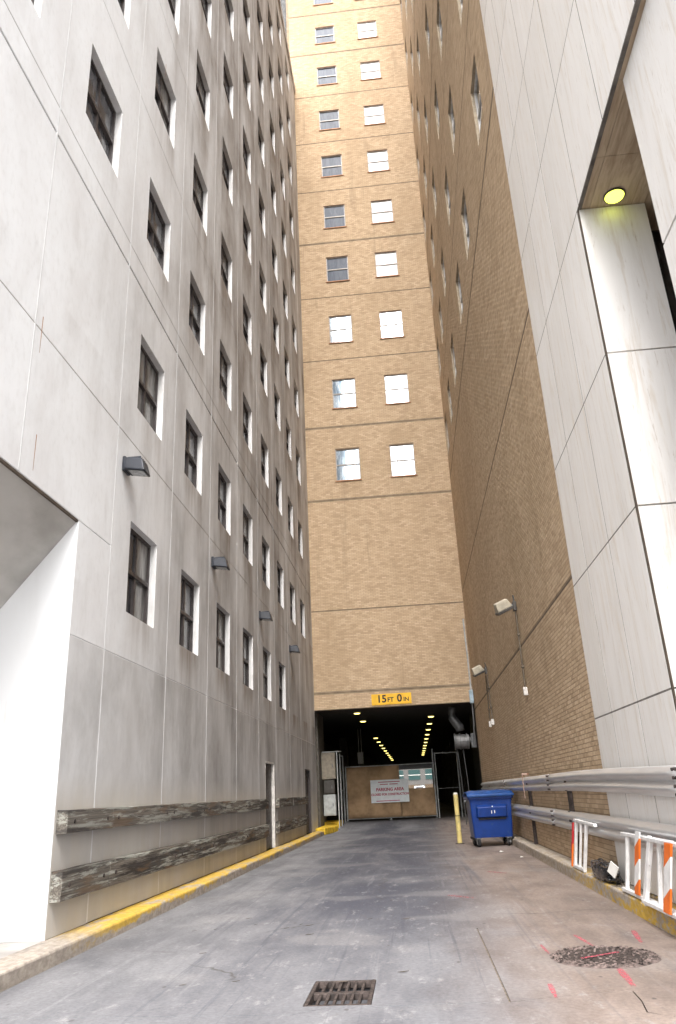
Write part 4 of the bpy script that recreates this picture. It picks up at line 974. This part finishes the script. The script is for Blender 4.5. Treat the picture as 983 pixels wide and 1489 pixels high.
for x in (1.95, 2.2): MB().tube([(x - .06, 33.6, 3.0), (x, 33.6, 1.8), (x + .03, 33.6, .0)], .018, 6).build('chain_pipe', 'steel_grey', du)

# ================================================================== BEYOND THE PASSAGE
fb = thing('far_building', (0, 150, 0), 'pale building with teal glass seen through the fence beyond the garage', 'building')
MB().box(-14, 14, 152, 160, -.3, 16).build('wall', 'far_render', fb)
for i in range(-3, 4):
    w = MB().box(i * 3.2 - 1.1, i * 3.2 + 1.1, 151.9, 151.99, 3.4, 5.2).build('window', 'teal_sheet', fb); w2 = MB().box(i * 3.2 - 1.15, i * 3.2 + 1.15, 151.85, 151.9, 4.2, 4.3).build('mullion', 'frame_light'); w2.parent = w
    MB().box(i * 3.2 - 1.3, i * 3.2 + 1.0, 151.9, 151.99, 0, 2.5).build('doorway', 'far_brown', fb)
vn = thing('parked_van', (0.9, 146, RAMP), 'tiny white van parked in daylight beyond the garage passage', 'van')
MB().prism([(143.6, .7), (143.6, 1.3), (144.4, 2.2), (148, 2.3), (148, .7)], 0, 1).build('body_shape', 'sign_white', vn) if False else None
m = MB().poly([(x, y, z + RAMP) for x in (-.2, 1.7) for y, z in ((143.8, .4), (143.8, 1.15), (144.6, 1.95), (147.8, 2.0), (147.8, .4))], [(4, 3, 2, 1, 0), (5, 6, 7, 8, 9), (0, 1, 6, 5), (1, 2, 7, 6), (2, 3, 8, 7), (3, 4, 9, 8), (4, 0, 5, 9)])
m.build('body', 'sign_white', vn, bev=.08)
MB().poly([(0.0, 143.86, 1.22 + RAMP), (1.5, 143.86, 1.22 + RAMP), (1.4, 144.5, 1.88 + RAMP), (.1, 144.5, 1.88 + RAMP)], [(0, 1, 2, 3)]).build('windscreen', 'pane_dark', vn)
for x in (-.1, 1.6):
    for y in (144.6, 147.0): MB().cyl((x - .08, y, .33 + RAMP), (x + .08, y, .33 + RAMP), .33, 14).build('wheel', 'rubber', vn)
struct(MB().box(-30, 30, 150.02, 152, -.34, -.002).build('far_pavement', 'sidewalk'))

# ================================================================== BOLLARD
bo = thing('bollard', (1.13, 23.2, 0), 'pale yellow pipe bollard with chipped paint beside the blue bin', 'bollard')
MB().cyl((1.13, 23.2, 0.0), (1.13, 23.2, 1.30), .066, 16).build('post', 'post_yellow', bo)
MB().cyl((1.13, 23.2, 1.30), (1.13, 23.2, 1.35), .072, 16, .04).build('cap', 'frame_light', bo)
MB().cyl((1.13, 23.2, 0.0), (1.13, 23.2, .02), .15, 16, .1).build('base', 'cast_iron', bo)
MB().cyl((1.13, 23.2, .72), (1.13, 23.2, .74), .069, 16).build('band', 'cast_iron', bo)

# ================================================================== BLUE WHEELED BIN
bn = thing('wheeled_bin', (0, 0, 0), 'large blue plastic wheeled bin with closed lid against the guardrail', 'bin')
def loft(secs, mat, name, parent=bn, **k):
    m = MB(); n = len(secs[0])
    for s_ in secs: m.v += s_
    for i in range(len(secs) - 1):
        for q in range(n): m.f.append((i * n + q, i * n + (q + 1) % n, (i + 1) * n + (q + 1) % n, (i + 1) * n + q)); m.mi.append(0)
    m.f.append(tuple(range(n - 1, -1, -1))); m.mi.append(0); m.f.append(tuple(range((len(secs) - 1) * n, len(secs) * n))); m.mi.append(0)
    o = m.build(name, mat, **k); o.parent = parent; return o
def rr(w, d, z, r=.05, yo=0):   # rounded rectangle section, local coordinates, front at -y
    p = []
    for sx_, sy_, a0 in ((1, -1, -90), (1, 1, 0), (-1, 1, 90), (-1, -1, 180)):
        for a in (0, 45, 90): p.append((sx_ * (w / 2 - r) + r * math.cos(R(a0 + a)), yo + sy_ * (d / 2 - r) + r * math.sin(R(a0 + a)), z))
    return p
loft([rr(1.06, .80, .22), rr(1.08, .82, .30), rr(1.17, .93, 1.08), rr(1.20, .96, 1.16)], 'blue_plastic', 'body')
loft([rr(1.26, 1.02, 1.161, .06), rr(1.28, 1.04, 1.18, .06), rr(1.28, 1.04, 1.22, .06), rr(1.25, 1.01, 1.235, .06)], 'blue_plastic', 'rim')
# lid, domed
m = MB(); nx, ny = 14, 10
for j in range(ny + 1):
    for i in range(nx + 1):
        x = -.65 + 1.3 * i / nx; y = -.54 + 1.08 * j / ny
        z = 1.25 + .13 * (1 - abs(2 * j / ny - 1) ** 2.4) * (1 - .25 * abs(2 * i / nx - 1) ** 6) + (.012 if i % 4 == 2 else 0)
        m.v.append((x, y, z))
for j in range(ny):
    for i in range(nx): a = j * (nx + 1) + i; m.f.append((a, a + 1, a + nx + 2, a + nx + 1)); m.mi.append(0)
lid = m.build('lid', 'blue_lid', smooth=True); lid.parent = bn; lid.modifiers.new('thick', 'SOLIDIFY').thickness = .02
o = MB().box(-.66, .66, -.57, -.53, 1.22, 1.275).build('lip', 'blue_lid', bev=.012); o.parent = lid
o = MB().cyl((-.5, .56, 1.27), (.5, .56, 1.27), .03, 10).build('hinge_bar', 'rubber'); o.parent = lid
# front panel bulge (pocket); a dark strip below stands in for its shaded underside
m = MB(); z0, z1 = .70, 1.03
vs = [(-.44, -.43, z0), (.44, -.43, z0), (.44, -.47, z1), (-.44, -.47, z1), (-.40, -.535, z0 + .02), (.40, -.535, z0 + .02), (.40, -.56, z1 - .07), (-.40, -.56, z1 - .07)]
m.poly(vs, [(0, 1, 2, 3), (7, 6, 5, 4), (0, 4, 5, 1), (1, 5, 6, 2), (2, 6, 7, 3), (3, 7, 4, 0)])
o = m.build('front_panel', 'blue_plastic', bev=.018, seg=3); o.parent = bn
o = MB().box(-.38, .38, -.475, -.435, z0 - .045, z0 - .004).build('underside_shade', 'dark_void', bev=.01); o.parent = bn  # dark box painted in for shade under the panel, no hollow modelled
lg_ = MB(); yy = -.553
lg_.face([(-.055, yy, .95), (.085, yy, .955), (.085, yy, .935), (-.055, yy, .93)]); lg_.face([(-.02, yy, .93), (.0, yy, .93), (-.005, yy + .004, .80), (-.025, yy + .004, .80)])
lg_.face([(.05, yy, .93), (.07, yy, .93), (.08, yy + .004, .81), (.06, yy + .004, .81)]); lg_.face([(.0, yy, .99), (.03, yy, .99), (.03, yy, .96), (.0, yy, .96)])
o = lg_.build('mark', 'sealant_white'); o.parent = bn
for sx_ in (-1, 1):
    o = MB().cyl((sx_ * .60, 0, 1.12), (sx_ * .69, 0, 1.12), .025, 10).build('trunnion', 'steel_grey'); o.parent = bn
    o = MB().box(sx_ * .52 - .02, sx_ * .52 + .02, -.50, .50, .17, .225).build('chassis_rail', 'rubber'); o.parent = bn
    for sy_ in (-1, 1):
        cx, cy = sx_ * .42 - .03, sy_ * .36; a = R(25 if sx_ < 0 else -12)
        dxx, dyy = math.cos(a), math.sin(a)
        w = MB().cyl((cx - dyy * .03, cy - dxx * .03 * 0 - .0, .10), (cx + dyy * .03 + .05 * dxx, cy + .05 * dyy, .10), .10, 20).build('wheel', 'rubber', bev=.01); w.parent = bn
        hb = MB().cyl((cx - .012, cy - .004, .10), (cx + .068, cy + .025, .10), .05, 14).build('hub', 'hub_grey'); hb.parent = w
        fk = MB().box(cx - .03, cx - .018, cy - .04, cy + .04, .08, .21).box(cx + .07, cx + .082, cy - .04, cy + .05, .08, .21).box(cx - .05, cx + .1, cy - .06, cy + .06, .20, .222).build('fork', 'steel_grey'); fk.parent = bn
bn.location = (1.92, 21.95, 0.0); bn.rotation_euler = (0, 0, R(4)); bn.scale = (0.94, 0.94, 1.0)

# ================================================================== BARRICADES, RUBBISH
KT = 0.186
def lean(y, z): return (2.445 + .07 * (z - KT) / .65, y, z)     # a plane leaning from the kerb against the lower rail
def stripes(m_or, p0, p1, width, ref, mats, n, skew):
    """striped board from p0 (bottom) to p1 (top): slanting bands; returns list of (mesh, material)"""
    p0, p1 = Vector(p0), Vector(p1); ax = (p1 - p0); L = ax.length; ax.normalize(); side = Vector(ref).normalized(); nr = side.cross(ax).normalized(); out = []
    edges = [-skew + (L + 2 * skew) * i / n for i in range(n + 1)]
    for i in range(n):
        def cl(t): return max(0, min(L, t))
        q = [(-width / 2, cl(edges[i] - skew / 2)), (width / 2, cl(edges[i] + skew / 2)), (width / 2, cl(edges[i + 1] + skew / 2)), (-width / 2, cl(edges[i + 1] - skew / 2))]
        f = [p0 + side * a + ax * b for a, b in q]; b_ = [v + nr * .02 for v in f]
        f = [v - nr * .001 for v in f]
        out.append((MB().poly(f + b_, [(0, 1, 2, 3), (7, 6, 5, 4), (0, 4, 5, 1), (1, 5, 6, 2), (2, 6, 7, 3), (3, 7, 4, 0)]), mats[i % 2]))
    return out
b2 = thing('barricade', (2.45, 9.5, KT), 'white tube barricade with orange striped board leaning beside the rubbish bag', 'barricade', 'folded barricades on the right kerb')
W = 'white_plastic'
for p, q, w in (((10.34), (10.18), .055), ((9.02), (8.92), .05)):
    MB().bar(lean(p, KT + .01), lean(q, .82), w, .04, (1, 0, 0)).build('post', W, b2, bev=.006)
MB().bar(lean(10.5, KT + .028), lean(8.55, KT + .028), .04, .055, (1, 0, 0)).build('bottom_bar', W, b2, bev=.006)
MB().bar(lean(10.42, .835), lean(8.5, .845), .04, .05, (1, 0, 0)).build('top_bar', W, b2, bev=.006)
for mm_, mt in stripes(None, lean(9.74, KT + .05), lean(9.56, .90), .17, (0, -1, 0), ('orange_sheet', 'white_plastic'), 4, .10):
    for i in range(len(mm_.v)): mm_.v[i] = (mm_.v[i][0] - .03, mm_.v[i][1], mm_.v[i][2])
    mm_.build('striped_board', mt, b2)
b3 = thing('barricade', (2.42, 8.9, KT), 'white tube barricade with orange board overlapping the one beside the rubbish bag', 'barricade', 'folded barricades on the right kerb')
def lean2(y, z): a = lean(y, z); return (a[0] - .06, a[1], a[2])
MB().bar(lean2(9.36, KT + .005), lean2(9.0, .87), .085, .045, (1, 0, 0)).build('post', W, b3, bev=.008)
MB().bar(lean2(8.15, KT + .005), lean2(7.95, .87), .085, .045, (1, 0, 0)).build('post', W, b3, bev=.008)
MB().bar(lean2(9.42, KT + .03), lean2(8.0, KT + .03), .04, .055, (1, 0, 0)).build('bottom_bar', W, b3, bev=.006)
MB().bar(lean2(9.2, .85), lean2(7.8, .85), .04, .055, (1, 0, 0)).build('top_bar', W, b3, bev=.006)
for mm_, mt in stripes(None, lean2(8.45, KT + .04), lean2(8.25, .86), .2, (0, -1, 0), ('orange_sheet', 'white_plastic'), 3, .12):
    for i in range(len(mm_.v)): mm_.v[i] = (mm_.v[i][0] - .035, mm_.v[i][1], mm_.v[i][2])
    mm_.build('striped_board', mt, b3)
b1 = thing('barricade', (2.47, 13.1, KT), 'narrow white barricade frame with red reflective strip leaning on the lower guardrail', 'barricade', 'folded barricades on the right kerb')
MB().bar(lean(13.48, KT + .005), lean(13.25, .90), .05, .045, (1, 0, 0)).build('post', W, b1, bev=.006)
MB().bar(lean(12.78, KT + .005), lean(12.5, .88), .06, .045, (1, 0, 0)).build('post', W, b1, bev=.006)
MB().bar(lean(13.12, KT + .02), lean(12.88, .88), .035, .035, (1, 0, 0)).build('post', W, b1, bev=.006)
MB().bar(lean(13.5, KT + .03), lean(12.74, KT + .03), .045, .05, (1, 0, 0)).build('bottom_bar', W, b1, bev=.006)
MB().bar(lean(13.38, .89), lean(11.9, .87), .045, .05, (1, 0, 0)).build('top_bar', W, b1, bev=.006)
for mm_, mt in stripes(None, lean(13.53, KT + .02), lean(13.32, .86), .06, (0, -1, 0), ('orange_sheet', 'red_sheet'), 2, .02) + stripes(None, lean(13.50, .40), lean(13.45, .56), .066, (0, -1, 0), ('red_sheet', 'red_sheet'), 1, 0) :
    for i in range(len(mm_.v)): mm_.v[i] = (mm_.v[i][0] - .032, mm_.v[i][1], mm_.v[i][2])
    mm_.build('reflective_strip', mt, b1)
# bag
bm = bmesh.new(); bmesh.ops.create_icosphere(bm, subdivisions=5, radius=1)
for v in bm.verts:
    p = v.co.copy(); n1 = mnoise.noise(p * 1.3 + Vector((3, 1, 2))); n2 = abs(mnoise.noise(p * 2.6 + Vector((9, 4, 1)))); n3 = abs(mnoise.noise(Vector((p.x * 7, p.y * 5, p.z * 3))))
    k = 1 + .30 * n1 + .30 * n2 - .09 * n3; p *= k
    z = max(-.42, p.z); v.co = Vector((2.525 + p.x * .11, 11.75 + p.y * .62, KT + .078 + z * .18))
me = bpy.data.meshes.new('rubbish_bag'); bm.to_mesh(me); bm.free(); me.materials.append(MT['bag_black'])
for p in me.polygons: p.use_smooth = True
tag(link('rubbish_bag', me), 'crumpled black plastic rubbish bag slumped on the right kerb', 'rubbish bag')
c0 = Vector((2.46, 11.0, .38)); m = MB()
a, b, n_ = Vector((-.02, .27, .06)), Vector((.04, -.10, .13)), Vector((.012, 0, 0))
vs = [c0 + i * a * .5 + j * b * .5 for i, j in ((-1, -1), (1, -1), (1, 1), (-1, 1))]; vs += [v + n_ for v in vs]
m.poly(vs, [(0, 1, 2, 3), (7, 6, 5, 4), (0, 4, 5, 1), (1, 5, 6, 2), (2, 6, 7, 3), (3, 7, 4, 0)])
tag(m.build('card_sheet', 'paper'), 'white card sheet lying on top of the black rubbish bag', 'card')
# litter
for i, (x, y, s_) in enumerate(((2.15, 17.9, .05), (1.9, 19.6, .06))):
    m = MB(); k = 7
    for q in range(k): a = 2 * math.pi * q / k; m.v.append((x + s_ * math.cos(a) * random.uniform(.6, 1), y + s_ * 1.6 * math.sin(a), .008 + random.uniform(0, .03)))
    m.v.append((x, y, .04)); m.f += [(q, (q + 1) % k, k) for q in range(k)]; m.mi += [0] * k
    o = m.build('litter_scrap', 'paper'); o.modifiers.new('thick', 'SOLIDIFY').thickness = .003
    tag(o, 'white paper scrap on the paving near the right kerb', 'litter', 'paper scraps near the right kerb')
o = MB(); k = 0
for q in range(40):
    x, y = random.uniform(2.46, 2.66), random.uniform(8.6, 11.3); a = random.uniform(0, 6.28); l = random.uniform(.03, .12)
    o.bar((x, y, KT + .006), (x + l * math.cos(a) * .4, y + l * math.sin(a), KT + .012 + random.uniform(0, .02)), .012, .006)
ob = o.build('twigs', 'conduit'); ob['kind'] = 'stuff'; ob['label'] = 'dry twigs and leaves scattered on the right kerb'; ob['category'] = 'debris'
# loose leaves and bits on the lane
for i in range(16):
    x, y = random.uniform(-3.4, -.2), random.uniform(6.6, 12); s_ = random.uniform(.012, .035)
    m = MB().face([(x - s_ * 1.6, y, .004), (x, y - s_ * .5, .008), (x + s_ * 1.6, y, .012), (x, y + s_ * .6, .006)])
    o = m.build('leaf_bit', 'gap_dirt'); o.modifiers.new('thick', 'SOLIDIFY').thickness = .002
    tag(o, 'small dark dry leaf lying on the concrete lane', 'leaf', 'dry leaves on the lane')
